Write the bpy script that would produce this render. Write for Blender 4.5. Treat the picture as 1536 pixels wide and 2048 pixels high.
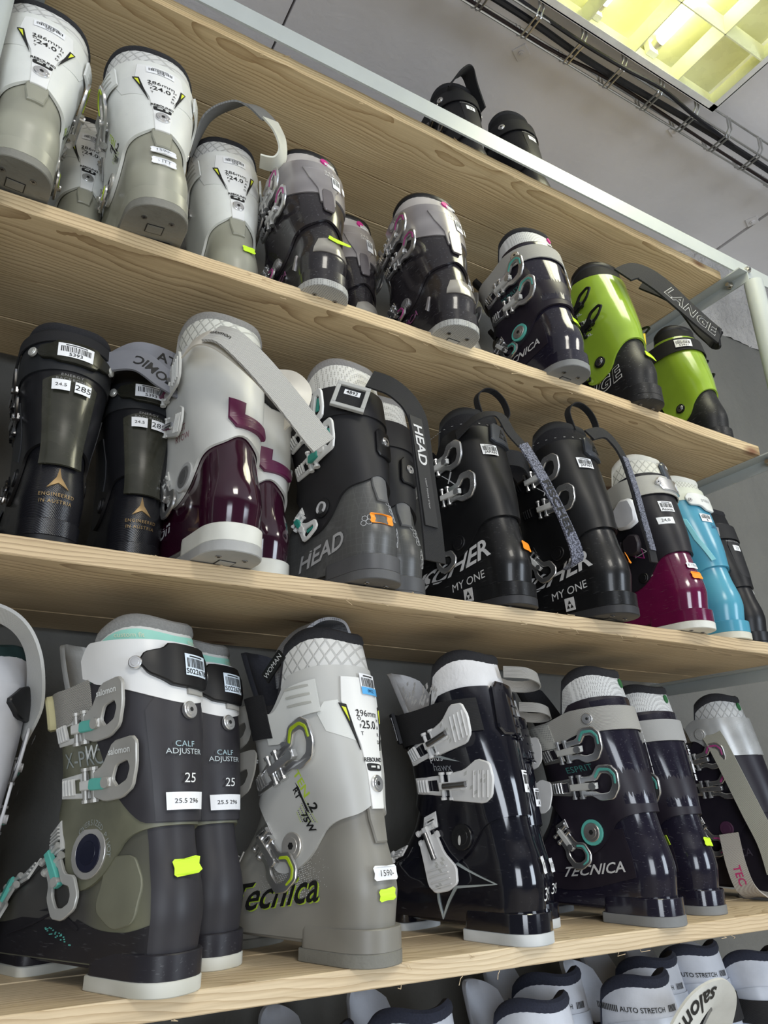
import bpy, bmesh, math, random
import numpy as np
from mathutils import Vector, Matrix
from mathutils.geometry import tessellate_polygon
random.seed(7)
for o in list(bpy.data.objects): bpy.data.objects.remove(o, do_unlink=True)
SC = bpy.context.scene
COL = SC.collection
PI = math.pi

# ------------------------------------------------------------------ camera
CZ = 1.173                       # camera height (shelf D top is 1.0)
f_px, yaw, pitch, roll = 1482.0, 0.5296, 0.37387, -0.01495
fw = Vector((math.sin(yaw)*math.cos(pitch), math.cos(yaw)*math.cos(pitch), math.sin(pitch)))
rt = Vector((math.cos(yaw), -math.sin(yaw), 0)); up = rt.cross(fw)
r2 = math.cos(roll)*rt + math.sin(roll)*up; u2 = -math.sin(roll)*rt + math.cos(roll)*up
cam = bpy.data.cameras.new('camera'); co = bpy.data.objects.new('camera', cam); COL.objects.link(co)
M = Matrix((r2, u2, -fw)).transposed().to_4x4(); M.translation = Vector((0, -.85, CZ))
co.matrix_world = M
cam.sensor_fit = 'VERTICAL'; cam.sensor_height = 36.0; cam.lens = 36.0*f_px/2048
cam.clip_start = .02
SC.camera = co

# ------------------------------------------------------------------ world and lights
w = bpy.data.worlds.new('world'); SC.world = w; w.use_nodes = True
bg = w.node_tree.nodes['Background']; bg.inputs[0].default_value = (.80, .88, 1, 1); bg.inputs[1].default_value = .07
def area(name, loc, target, sx, sy, power, col):
    l = bpy.data.lights.new(name, 'AREA'); l.shape = 'RECTANGLE'; l.size = sx; l.size_y = sy
    l.energy = power; l.color = col
    o = bpy.data.objects.new(name, l); COL.objects.link(o); o.location = loc
    d = Vector(target) - Vector(loc); o.rotation_euler = d.to_track_quat('-Z', 'Y').to_euler()
    o['kind'] = 'structure'
    return o
area('window_daylight', (2.7, -2.9, 1.40), (.9, 0, 1.6), 1.1, 1.5, 38, (.78, .88, 1))
area('window_daylight', (-.9, -3.0, 1.30), (.5, 0, 1.7), 1.1, 1.5, 34, (.84, .91, 1))
area('ceiling_lamp_light', (1.155, -.37, 2.78), (1.155, -.37, 0), .5, .5, 5, (1, .98, .80))
area('ceiling_lamp_light', (.2, -1.9, 2.80), (.2, -1.7, 0), .58, .58, 15, (1, .96, .86))
area('ceiling_lamp_light', (2.3, -1.6, 2.80), (2.3, -1.5, 0), .58, .58, 11, (1, .96, .86))
SC.view_settings.view_transform = 'Standard'; SC.view_settings.look = 'None'
SC.view_settings.gamma = 1; SC.view_settings.use_curve_mapping = False
SC.view_settings.exposure = 0.42

# ------------------------------------------------------------------ materials
def new_mat(name):
    m = bpy.data.materials.new(name); m.use_nodes = True
    return m, m.node_tree.nodes, m.node_tree.links, m.node_tree.nodes['Principled BSDF']
MC = {}
def plastic(col, rough=.35, metal=0, coat=0, bump=0, scale=60, var=.10, spec=.5, name='plastic', wear=0):
    key = (tuple(col), rough, metal, coat, bump, scale, var, spec, wear)
    if key in MC: return MC[key]
    if max(col) < .06 and not metal: col = tuple(c*.6 for c in col); spec = .35
    m, N, L, P = new_mat(name)
    P.inputs['Metallic'].default_value = metal
    P.inputs['Coat Weight'].default_value = coat; P.inputs['Coat Roughness'].default_value = .08
    P.inputs['Specular IOR Level'].default_value = spec
    tc = N.new('ShaderNodeTexCoord'); nz = N.new('ShaderNodeTexNoise'); nz.inputs['Scale'].default_value = 22; nz.inputs['Detail'].default_value = 5
    L.new(tc.outputs['Object'], nz.inputs['Vector'])
    rp = N.new('ShaderNodeValToRGB'); c = col
    rp.color_ramp.elements[0].position = .3; rp.color_ramp.elements[1].position = .7
    rp.color_ramp.elements[0].color = (c[0]*(1-var), c[1]*(1-var), c[2]*(1-var), 1)
    rp.color_ramp.elements[1].color = (min(1, c[0]*(1+var)), min(1, c[1]*(1+var)), min(1, c[2]*(1+var)), 1)
    L.new(nz.outputs['Fac'], rp.inputs['Fac']); outc = rp.outputs['Color']
    if wear:
        # pale scuffs: stretched noise threshold
        mp = N.new('ShaderNodeMapping'); mp.inputs['Scale'].default_value = (260, 60, 420); mp.inputs['Rotation'].default_value = (.5, .3, .8)
        n2 = N.new('ShaderNodeTexNoise'); n2.inputs['Scale'].default_value = 1.0; n2.inputs['Detail'].default_value = 6
        L.new(tc.outputs['Object'], mp.inputs['Vector']); L.new(mp.outputs[0], n2.inputs['Vector'])
        r3 = N.new('ShaderNodeValToRGB'); r3.color_ramp.elements[0].position = .62; r3.color_ramp.elements[1].position = .82
        r3.color_ramp.elements[1].color = (wear, wear, wear, 1)
        L.new(n2.outputs['Fac'], r3.inputs['Fac'])
        mx = N.new('ShaderNodeMix'); mx.data_type = 'RGBA'; L.new(r3.outputs['Color'], mx.inputs['Factor'])
        L.new(outc, mx.inputs['A']); mx.inputs['B'].default_value = (.42, .42, .44, 1); outc = mx.outputs['Result']
    L.new(outc, P.inputs['Base Color'])
    r2_ = N.new('ShaderNodeMapRange'); r2_.inputs['To Min'].default_value = max(.02, rough-.08); r2_.inputs['To Max'].default_value = rough+.12
    L.new(nz.outputs['Fac'], r2_.inputs['Value']); L.new(r2_.outputs[0], P.inputs['Roughness'])
    if bump:
        n3 = N.new('ShaderNodeTexNoise'); n3.inputs['Scale'].default_value = scale; n3.inputs['Detail'].default_value = 3
        L.new(tc.outputs['Object'], n3.inputs['Vector'])
        b = N.new('ShaderNodeBump'); b.inputs['Strength'].default_value = bump; b.inputs['Distance'].default_value = .002
        L.new(n3.outputs['Fac'], b.inputs['Height']); L.new(b.outputs[0], P.inputs['Normal'])
    MC[key] = m; return m
def pattern(col, col2, kind='weave', scale=500, rough=.8, bump=.5, name='fabric', rot=(0, 0, 0), metal=0):
    key = ('pat', tuple(col), tuple(col2), kind, scale, rough, bump, rot)
    if key in MC: return MC[key]
    m, N, L, P = new_mat(name); P.inputs['Roughness'].default_value = rough; P.inputs['Metallic'].default_value = metal
    tc = N.new('ShaderNodeTexCoord'); mp = N.new('ShaderNodeMapping'); L.new(tc.outputs['Object'], mp.inputs[0]); mp.inputs['Rotation'].default_value = rot
    if kind == 'weave':
        a = N.new('ShaderNodeTexWave'); b = N.new('ShaderNodeTexWave')
        a.bands_direction = 'Z'; b.bands_direction = 'DIAGONAL'
        for q, k in ((a, 1), (b, .8)):
            q.inputs['Scale'].default_value = scale*k; L.new(mp.outputs[0], q.inputs[0])
        mt = N.new('ShaderNodeMath'); mt.operation = 'MULTIPLY'; L.new(a.outputs['Fac'], mt.inputs[0]); L.new(b.outputs['Fac'], mt.inputs[1]); fac = mt.outputs[0]
    elif kind == 'quilt':
        a = N.new('ShaderNodeTexWave'); b = N.new('ShaderNodeTexWave'); mp2 = N.new('ShaderNodeMapping'); mp2.inputs['Rotation'].default_value = (.9, .5, 0)
        mp.inputs['Rotation'].default_value = (-.9, -.5, 0); L.new(tc.outputs['Object'], mp2.inputs[0])
        for q, s in ((a, mp), (b, mp2)):
            q.bands_direction = 'Z'; q.inputs['Scale'].default_value = scale; L.new(s.outputs[0], q.inputs[0])
        mt = N.new('ShaderNodeMath'); mt.operation = 'MAXIMUM'; L.new(a.outputs['Fac'], mt.inputs[0]); L.new(b.outputs['Fac'], mt.inputs[1])
        r = N.new('ShaderNodeValToRGB'); r.color_ramp.elements[0].position = .86; r.color_ramp.elements[1].position = .98
        L.new(mt.outputs[0], r.inputs[0]); fac = r.outputs[0]
    elif kind == 'fuzz':
        a = N.new('ShaderNodeTexNoise'); a.inputs['Scale'].default_value = scale; a.inputs['Detail'].default_value = 6; L.new(mp.outputs[0], a.inputs[0]); fac = a.outputs['Fac']
    elif kind == 'hex':
        a = N.new('ShaderNodeTexVoronoi'); a.feature = 'DISTANCE_TO_EDGE'; a.inputs['Scale'].default_value = scale; a.inputs['Randomness'].default_value = .15; L.new(mp.outputs[0], a.inputs[0])
        r = N.new('ShaderNodeValToRGB'); r.color_ramp.elements[0].position = 0; r.color_ramp.elements[1].position = .07
        r.color_ramp.elements[0].color = (1, 1, 1, 1); r.color_ramp.elements[1].color = (0, 0, 0, 1)
        L.new(a.outputs['Distance'], r.inputs[0]); fac = r.outputs[0]
    elif kind == 'dots':
        a = N.new('ShaderNodeTexVoronoi'); a.inputs['Scale'].default_value = scale; a.inputs['Randomness'].default_value = .1; L.new(mp.outputs[0], a.inputs[0])
        r = N.new('ShaderNodeValToRGB'); r.color_ramp.elements[0].position = .28; r.color_ramp.elements[1].position = .42
        r.color_ramp.elements[0].color = (1, 1, 1, 1); r.color_ramp.elements[1].color = (0, 0, 0, 1)
        L.new(a.outputs['Distance'], r.inputs[0]); fac = r.outputs[0]
    elif kind == 'speck':
        a = N.new('ShaderNodeTexNoise'); a.inputs['Scale'].default_value = scale; a.inputs['Detail'].default_value = 2; L.new(mp.outputs[0], a.inputs[0])
        r = N.new('ShaderNodeValToRGB'); r.color_ramp.elements[0].position = .47; r.color_ramp.elements[1].position = .53; L.new(a.outputs['Fac'], r.inputs[0]); fac = r.outputs[0]
    elif kind == 'shape':      # low-frequency marbling of two plastics
        a = N.new('ShaderNodeTexNoise'); a.inputs['Scale'].default_value = scale; a.inputs['Detail'].default_value = 1; L.new(mp.outputs[0], a.inputs[0])
        r = N.new('ShaderNodeValToRGB'); r.color_ramp.elements[0].position = .40; r.color_ramp.elements[1].position = .62; L.new(a.outputs['Fac'], r.inputs[0]); fac = r.outputs[0]
    mx = N.new('ShaderNodeMix'); mx.data_type = 'RGBA'; L.new(fac, mx.inputs['Factor'])
    mx.inputs['A'].default_value = (*col, 1); mx.inputs['B'].default_value = (*col2, 1); L.new(mx.outputs['Result'], P.inputs['Base Color'])
    if bump:
        b = N.new('ShaderNodeBump'); b.inputs['Strength'].default_value = bump; b.inputs['Distance'].default_value = .0008
        L.new(fac, b.inputs['Height']); L.new(b.outputs[0], P.inputs['Normal'])
    MC[key] = m; return m
def emis(col, s, name='lamp'):
    m, N, L, P = new_mat(name); P.inputs['Base Color'].default_value = (*col, 1)
    P.inputs['Emission Color'].default_value = (*col, 1); P.inputs['Emission Strength'].default_value = s; return m
def wood(seed, tint=1.0, under=(.60, .47, .31), dark=(.36, .25, .14), tilt=.03, knots=True):
    m, N, L, P = new_mat('pine wood'); P.inputs['Roughness'].default_value = .62
    rnd = random.Random(seed)
    tc = N.new('ShaderNodeTexCoord')
    mp = N.new('ShaderNodeMapping'); L.new(tc.outputs['Object'], mp.inputs[0])
    mp.inputs['Location'].default_value = (rnd.uniform(-3, 3), rnd.uniform(-.03, .03), rnd.uniform(.035, .06))
    mp.inputs['Rotation'].default_value = (rnd.uniform(-.3, .3), rnd.choice((-1, 1))*tilt, rnd.uniform(-.015, .015))
    nm = N.new('ShaderNodeMapping'); nm.inputs['Scale'].default_value = (2.6, 9, 9); L.new(mp.outputs[0], nm.inputs[0])
    n1 = N.new('ShaderNodeTexNoise'); n1.inputs['Scale'].default_value = 1; n1.inputs['Detail'].default_value = 2; L.new(nm.outputs[0], n1.inputs[0])
    sb = N.new('ShaderNodeVectorMath'); sb.operation = 'SUBTRACT'; sb.inputs[1].default_value = (.5, .5, .5); L.new(n1.outputs['Color'], sb.inputs[0])
    sc = N.new('ShaderNodeVectorMath'); sc.operation = 'MULTIPLY'; sc.inputs[1].default_value = (.0, .05, .06); L.new(sb.outputs[0], sc.inputs[0])
    ad = N.new('ShaderNodeVectorMath'); ad.operation = 'ADD'; L.new(mp.outputs[0], ad.inputs[0]); L.new(sc.outputs[0], ad.inputs[1])
    wv = N.new('ShaderNodeTexWave'); wv.wave_type = 'RINGS'; wv.rings_direction = 'X'; wv.wave_profile = 'SAW'
    wv.inputs['Scale'].default_value = 62; wv.inputs['Distortion'].default_value = 1.2; wv.inputs['Detail'].default_value = 2; wv.inputs['Detail Scale'].default_value = .6
    L.new(ad.outputs[0], wv.inputs[0])
    r = N.new('ShaderNodeValToRGB'); e = r.color_ramp.elements
    e[0].position = .0; e[0].color = (1, 1, 1, 1); e[1].position = 1; e[1].color = (0.0, 0.0, 0.0, 1)
    q = e.new(.55); q.color = (.82, .82, .82, 1); q = e.new(.86); q.color = (.38, .38, .38, 1)
    L.new(wv.outputs['Fac'], r.inputs[0])
    fm = N.new('ShaderNodeMapping'); fm.inputs['Scale'].default_value = (6, 260, 260); L.new(tc.outputs['Object'], fm.inputs[0])
    n2 = N.new('ShaderNodeTexNoise'); n2.inputs['Scale'].default_value = 1; n2.inputs['Detail'].default_value = 4; L.new(fm.outputs[0], n2.inputs[0])
    mx = N.new('ShaderNodeMix'); mx.data_type = 'RGBA'; L.new(r.outputs[0], mx.inputs['Factor'])
    mx.inputs['A'].default_value = (*[c*tint for c in dark], 1); mx.inputs['B'].default_value = (*[c*tint for c in under], 1)
    ov = N.new('ShaderNodeMix'); ov.data_type = 'RGBA'; ov.blend_type = 'MULTIPLY'; ov.inputs['Factor'].default_value = .5
    fr = N.new('ShaderNodeValToRGB'); fr.color_ramp.elements[0].position = .3; fr.color_ramp.elements[1].position = .65
    fr.color_ramp.elements[0].color = (.62, .58, .52, 1); L.new(n2.outputs['Fac'], fr.inputs[0])
    L.new(mx.outputs['Result'], ov.inputs['A']); L.new(fr.outputs[0], ov.inputs['B']); out = ov.outputs['Result']
    # broad tonal drift
    bm_ = N.new('ShaderNodeMapping'); bm_.inputs['Scale'].default_value = (1.6, 6, 3); L.new(tc.outputs['Object'], bm_.inputs[0])
    n4 = N.new('ShaderNodeTexNoise'); n4.inputs['Scale'].default_value = 1.3; n4.inputs['Detail'].default_value = 2; L.new(bm_.outputs[0], n4.inputs[0])
    o2 = N.new('ShaderNodeMix'); o2.data_type = 'RGBA'; o2.blend_type = 'MULTIPLY'; o2.inputs['Factor'].default_value = .6
    f4 = N.new('ShaderNodeValToRGB'); f4.color_ramp.elements[0].position = .3; f4.color_ramp.elements[1].position = .7; f4.color_ramp.elements[0].color = (.80, .70, .58, 1)
    L.new(n4.outputs['Fac'], f4.inputs[0]); L.new(out, o2.inputs['A']); L.new(f4.outputs[0], o2.inputs['B']); out = o2.outputs['Result']
    if knots:
        km = N.new('ShaderNodeMapping'); km.inputs['Scale'].default_value = (3.1, 8, 8); km.inputs['Location'].default_value = (rnd.uniform(0, 9), rnd.uniform(0, 9), 0)
        L.new(tc.outputs['Object'], km.inputs[0])
        vo = N.new('ShaderNodeTexVoronoi'); vo.inputs['Scale'].default_value = 1; L.new(km.outputs[0], vo.inputs[0])
        kr = N.new('ShaderNodeValToRGB'); kr.color_ramp.elements[0].position = .035; kr.color_ramp.elements[0].color = (1, 1, 1, 1)
        kr.color_ramp.elements[1].position = .11; kr.color_ramp.elements[1].color = (0, 0, 0, 1); L.new(vo.outputs['Distance'], kr.inputs[0])
        o3 = N.new('ShaderNodeMix'); o3.data_type = 'RGBA'; L.new(kr.outputs[0], o3.inputs['Factor']); L.new(out, o3.inputs['A']); o3.inputs['B'].default_value = (.20, .09, .04, 1); out = o3.outputs['Result']
    L.new(out, P.inputs['Base Color'])
    b = N.new('ShaderNodeBump'); b.inputs['Strength'].default_value = .35; b.inputs['Distance'].default_value = .001
    L.new(n2.outputs['Fac'], b.inputs['Height']); L.new(b.outputs[0], P.inputs['Normal'])
    return m
def plaster(col, bump=.5, scale=30, name='plaster', dist=.006, var=.06):
    m, N, L, P = new_mat(name); P.inputs['Roughness'].default_value = .75
    tc = N.new('ShaderNodeTexCoord'); n = N.new('ShaderNodeTexNoise'); n.inputs['Scale'].default_value = scale; n.inputs['Detail'].default_value = 6
    L.new(tc.outputs['Object'], n.inputs[0])
    n2 = N.new('ShaderNodeTexNoise'); n2.inputs['Scale'].default_value = 3; n2.inputs['Detail'].default_value = 5; L.new(tc.outputs['Object'], n2.inputs[0])
    r = N.new('ShaderNodeValToRGB'); r.color_ramp.elements[0].position = .3; r.color_ramp.elements[1].position = .7
    r.color_ramp.elements[0].color = (*[c*(1-var*1.6) for c in col], 1); r.color_ramp.elements[1].color = (*[min(1, c*(1+var)) for c in col], 1)
    L.new(n2.outputs['Fac'], r.inputs[0]); L.new(r.outputs[0], P.inputs['Base Color'])
    b = N.new('ShaderNodeBump'); b.inputs['Strength'].default_value = bump; b.inputs['Distance'].default_value = dist
    L.new(n.outputs['Fac'], b.inputs['Height']); L.new(b.outputs[0], P.inputs['Normal'])
    return m

# ------------------------------------------------------------------ mesh helpers
class Acc:
    """collects vertices and faces, then becomes ONE mesh object"""
    def __init__(s): s.v = []; s.f = []; s.m = []; s.mats = []
    def mi(s, mat):
        if mat not in s.mats: s.mats.append(mat)
        return s.mats.index(mat)
    def add(s, V, F, mat):
        o = len(s.v); k = s.mi(mat)
        s.v.extend([tuple(p) for p in V])
        for f in F: s.f.append([o+i for i in f]); s.m.append(k)
    def box(s, c, d, mat, rot=None):
        V = []
        for x in (-1, 1):
            for y in (-1, 1):
                for z in (-1, 1):
                    p = Vector((x*d[0]/2, y*d[1]/2, z*d[2]/2))
                    if rot is not None: p = rot @ p
                    V.append(p+Vector(c))
        s.add(V, [(0, 1, 3, 2), (4, 6, 7, 5), (0, 4, 5, 1), (2, 3, 7, 6), (0, 2, 6, 4), (1, 5, 7, 3)], mat)
    def tube(s, pts, r, mat, n=8, cap=True):
        pts = [Vector(p) for p in pts]; V = []; F = []
        prev = None
        for i, p in enumerate(pts):
            t = (pts[min(i+1, len(pts)-1)]-pts[max(i-1, 0)]).normalized()
            if prev is None:
                a = Vector((0, 0, 1)) if abs(t.z) < .9 else Vector((1, 0, 0)); a = (a-t*a.dot(t)).normalized()
            else:
                a = (prev-t*prev.dot(t)).normalized()
            prev = a; b = t.cross(a)
            for k in range(n):
                an = 2*PI*k/n; V.append(p+(a*math.cos(an)+b*math.sin(an))*r)
        for i in range(len(pts)-1):
            for k in range(n):
                F.append((i*n+k, i*n+(k+1) % n, (i+1)*n+(k+1) % n, (i+1)*n+k))
        if cap:
            F.append(tuple(range(n))[::-1]); F.append(tuple(range((len(pts)-1)*n, len(pts)*n)))
        s.add(V, F, mat)
    def obj(s, name, parent=None, smooth=True, bevel=0, angle=40):
        me = bpy.data.meshes.new(name); me.from_pydata(s.v, [], s.f)
        for m in s.mats: me.materials.append(m)
        for p, k in zip(me.polygons, s.m): p.material_index = k; p.use_smooth = smooth
        me.validate(); me.update()
        bm_ = bmesh.new(); bm_.from_mesh(me); bmesh.ops.recalc_face_normals(bm_, faces=bm_.faces); bm_.to_mesh(me); bm_.free()
        if smooth:
            try: me.set_sharp_from_angle(angle=math.radians(angle))
            except Exception: pass
        o = bpy.data.objects.new(name, me); COL.objects.link(o)
        if parent is not None: o.parent = parent
        if bevel:
            b = o.modifiers.new('bevel', 'BEVEL'); b.width = bevel; b.segments = 2; b.limit_method = 'ANGLE'
        return o
def tag(o, label, cat, group=None):
    o['label'] = label; o['category'] = cat
    if group: o['group'] = group
    return o
def struct(o): o['kind'] = 'structure'; return o
def empty(name, loc, rot=(0, 0, 0), sc=1):
    o = bpy.data.objects.new(name, None); COL.objects.link(o); o.empty_display_size = .02
    o.location = loc; o.rotation_euler = rot; o.scale = sc if isinstance(sc, tuple) else (sc, sc, sc); return o

TX = {}
def text_mesh(t, shear=0, bold=0, spacing=1.0):
    key = (t, shear, bold, spacing)
    if key in TX: return TX[key]
    c = bpy.data.curves.new('txt', 'FONT'); c.body = t; c.align_x = 'CENTER'; c.align_y = 'CENTER'; c.size = 1
    c.shear = shear; c.offset = bold; c.space_character = spacing; c.resolution_u = 3
    o = bpy.data.objects.new('txt', c); COL.objects.link(o)
    dg = bpy.context.evaluated_depsgraph_get(); me = bpy.data.meshes.new_from_object(o.evaluated_get(dg))
    V = [(v.co.x, v.co.y) for v in me.vertices]; F = [tuple(p.vertices) for p in me.polygons]
    bpy.data.objects.remove(o); bpy.data.curves.remove(c); bpy.data.meshes.remove(me)
    if V:
        ys = [v[1] for v in V]; xs = [v[0] for v in V]; cy = (max(ys)+min(ys))/2; cx = (max(xs)+min(xs))/2
        V = [(x-cx, y-cy) for x, y in V]
    TX[key] = (V, F); return TX[key]

def offset_poly(P, d):
    n = len(P); A = sum(P[i][0]*P[(i+1) % n][1]-P[(i+1) % n][0]*P[i][1] for i in range(n)); sg = 1 if A > 0 else -1
    out = []
    for i in range(n):
        a = Vector(P[i-1]); b = Vector(P[i]); c = Vector(P[(i+1) % n])
        e1 = (b-a).normalized(); e2 = (c-b).normalized()
        n1 = Vector((-e1.y, e1.x))*sg; n2 = Vector((-e2.y, e2.x))*sg
        m = (n1+n2); m = m/max(.5, m.dot(n1)) if m.length > 1e-6 else n1
        out.append((b.x+m.x*d, b.y+m.y*d))
    return out
def rnd_poly(P, r=.35, n=2):
    """round the corners of a polygon (Chaikin)"""
    for _ in range(n):
        Q = []
        for i in range(len(P)):
            a = P[i]; b = P[(i+1) % len(P)]
            Q.append((a[0]*.86+b[0]*.14, a[1]*.86+b[1]*.14)); Q.append((a[0]*.14+b[0]*.86, a[1]*.14+b[1]*.86))
        P = Q
    return P
def plate(outer, holes, h0, h1, ch=.0007):
    """extruded plate with holes and a chamfer; returns verts (a,b,h) and faces"""
    loops = [outer]+list(holes); V = []; F = []
    off = []
    for k, lp in enumerate(loops):
        inn = offset_poly(lp, ch if k == 0 else -ch)
        off.append(len(V)); n = len(lp)
        V += [(p[0], p[1], h0) for p in lp]+[(p[0], p[1], h1-ch) for p in lp]+[(p[0], p[1], h1) for p in inn]
    for k, lp in enumerate(loops):
        n = len(lp); o = off[k]
        for i in range(n):
            j = (i+1) % n
            F.append((o+i, o+j, o+n+j, o+n+i)); F.append((o+n+i, o+n+j, o+2*n+j, o+2*n+i))
    for lev, in ((0,), (2,)):
        pl = []; idx = []
        for k, lp in enumerate(loops):
            n = len(lp); ids = list(range(off[k]+lev*n, off[k]+lev*n+n)); idx += ids
            pl.append([Vector((V[i][0], V[i][1], 0)) for i in ids])
        for t in tessellate_polygon(pl): F.append(tuple(idx[i] for i in t))
    return V, F
def refine(V, F, mx=.0055):
    bm = bmesh.new(); vs = [bm.verts.new(v) for v in V]
    for f in F:
        try: bm.faces.new([vs[i] for i in f])
        except ValueError: pass
    for _ in range(4):
        bmesh.ops.triangulate(bm, faces=[f for f in bm.faces if len(f.verts) > 3])
        L = [e for e in bm.edges if e.calc_length() > mx]
        if not L: break
        bmesh.ops.subdivide_edges(bm, edges=L, cuts=1)
    bmesh.ops.triangulate(bm, faces=[f for f in bm.faces if len(f.verts) > 3]); bm.verts.index_update()
    R = [tuple(v.co) for v in bm.verts], [tuple(v.index for v in f.verts) for f in bm.faces]; bm.free(); return R
def ngon(cx, cy, r, n=20, ry=None):
    ry = ry or r
    return [(cx+r*math.cos(2*PI*i/n), cy+ry*math.sin(2*PI*i/n)) for i in range(n)]
# ------------------------------------------------------------------ the boot surface
def table(pts, sm=5):
    z = np.linspace(0, .40, 401); y = np.interp(z, [p[0] for p in pts], [p[1] for p in pts])
    k = np.hanning(sm*2+3); k /= k.sum(); pad = sm+1
    return z, np.convolve(np.pad(y, pad, mode='edge'), k, 'same')[pad:-pad]
PROF = dict(
    yb=table([(0, .004), (.045, .0), (.07, -.003), (.09, .0), (.12, .010), (.15, .017), (.19, .022), (.25, .033), (.31, .046), (.37, .062)], 7),
    yf=table([(0, .294), (.045, .294), (.062, .285), (.078, .262), (.092, .236), (.108, .214), (.13, .197), (.155, .187), (.18, .182), (.22, .190), (.27, .206), (.31, .222), (.37, .246)], 7),
    wh=table([(0, .034), (.04, .0375), (.075, .0395), (.10, .0375), (.13, .035), (.16, .037), (.20, .044), (.25, .0520), (.31, .057), (.37, .059)], 7),
    wf=table([(0, .047), (.04, .050), (.07, .050), (.10, .0465), (.13, .045), (.17, .047), (.21, .050), (.26, .055), (.31, .058), (.37, .060)], 8),
    rh=table([(0, .038), (.08, .044), (.13, .044), (.18, .050), (.26, .058), (.37, .060)], 6),
    rt=table([(0, .062), (.06, .066), (.09, .060), (.13, .052), (.2, .058), (.37, .062)], 6))
def surf0(V, Z, off=0.0):
    V = np.asarray(V, float); Z = np.asarray(Z, float); V, Z = np.broadcast_arrays(V, Z)
    V = (V+1) % 2-1
    g = {k: np.interp(Z, t[0], t[1]) for k, t in PROF.items()}
    s = np.sign(V); a = np.abs(V)
    L = g['yf']-g['yb']; rh = np.minimum(g['rh'], L*.45); rt_ = np.minimum(g['rt'], L*.45)
    ph = np.clip(a/.27, 0, 1)*PI/2; pt = np.clip((a-.72)/.28, 0, 1)*PI/2
    mid = np.clip((a-.27)/.45, 0, 1)
    y = g['yb']+rh*(1-np.cos(ph))+(L-rh-rt_)*mid+rt_*np.sin(pt)
    t = np.clip((y-g['yb'])/np.maximum(L, .01), 0, 1); t = t*t*(3-2*t)
    W = g['wh']*(1-t)+g['wf']*t
    x = s*W*np.sin(ph)**.92*np.cos(pt)**.92
    x = np.where(a < 1e-9, 0, x)
    return np.stack([x, y, Z], -1)
def surfn(V, Z):
    e = 1e-3
    du = surf0(np.asarray(V)+e*2, Z)-surf0(np.asarray(V)-e*2, Z); dz = surf0(V, np.asarray(Z)+e)-surf0(V, np.asarray(Z)-e)
    n = np.cross(du, dz); return n/np.maximum(np.linalg.norm(n, axis=-1, keepdims=True), 1e-9)
def surf(V, Z, off=0.0):
    off = np.asarray(off, float)
    return surf0(V, Z)+surfn(V, Z)*(off[..., None] if off.ndim else off)
_vs = np.linspace(-1, 1, 401)
_arc = {}
def arc(z):
    k = round(float(z), 3)
    if k not in _arc:
        p = surf0(_vs, k); d = np.linalg.norm(np.diff(p, axis=0), axis=1); c = np.concatenate([[0], np.cumsum(d)]); _arc[k] = c-c[200]
    return _arc[k]
def v_at(v0, z0, a):
    c = arc(z0); a0 = np.interp(v0, _vs, c); return np.interp(a0+a, c, _vs)
def sm(x, a, b):
    t = np.clip((np.asarray(x, float)-a)/(b-a), 0, 1); return t*t*(3-2*t)

BLACK = (.012, .012, .014); STEEL = (.62, .62, .63)
m_black = plastic(BLACK, .38); m_steel = plastic((.70, .70, .70), .27, metal=.92, var=.04); m_dsteel = plastic((.33, .33, .34), .28, metal=1)
m_white = plastic((.78, .79, .78), .4); m_ink = plastic((.02, .02, .02), .5); m_paper = plastic((.85, .86, .88), .55, var=.02)
m_fleece = pattern((.008, .008, .010), (.022, .022, .026), 'fuzz', 400, .95, 1)
m_yel = plastic((.62, .92, .03), .5, var=.02); m_org = plastic((1, .30, .01), .5, var=.02)
m_pinkm = plastic((.62, .03, .26), .35); m_rubber = plastic((.16, .16, .165), .6, bump=.4, scale=90)
def ell(cx, cy, r, ry=None, n=22): return ngon(cx, cy, r, n, ry)

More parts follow.
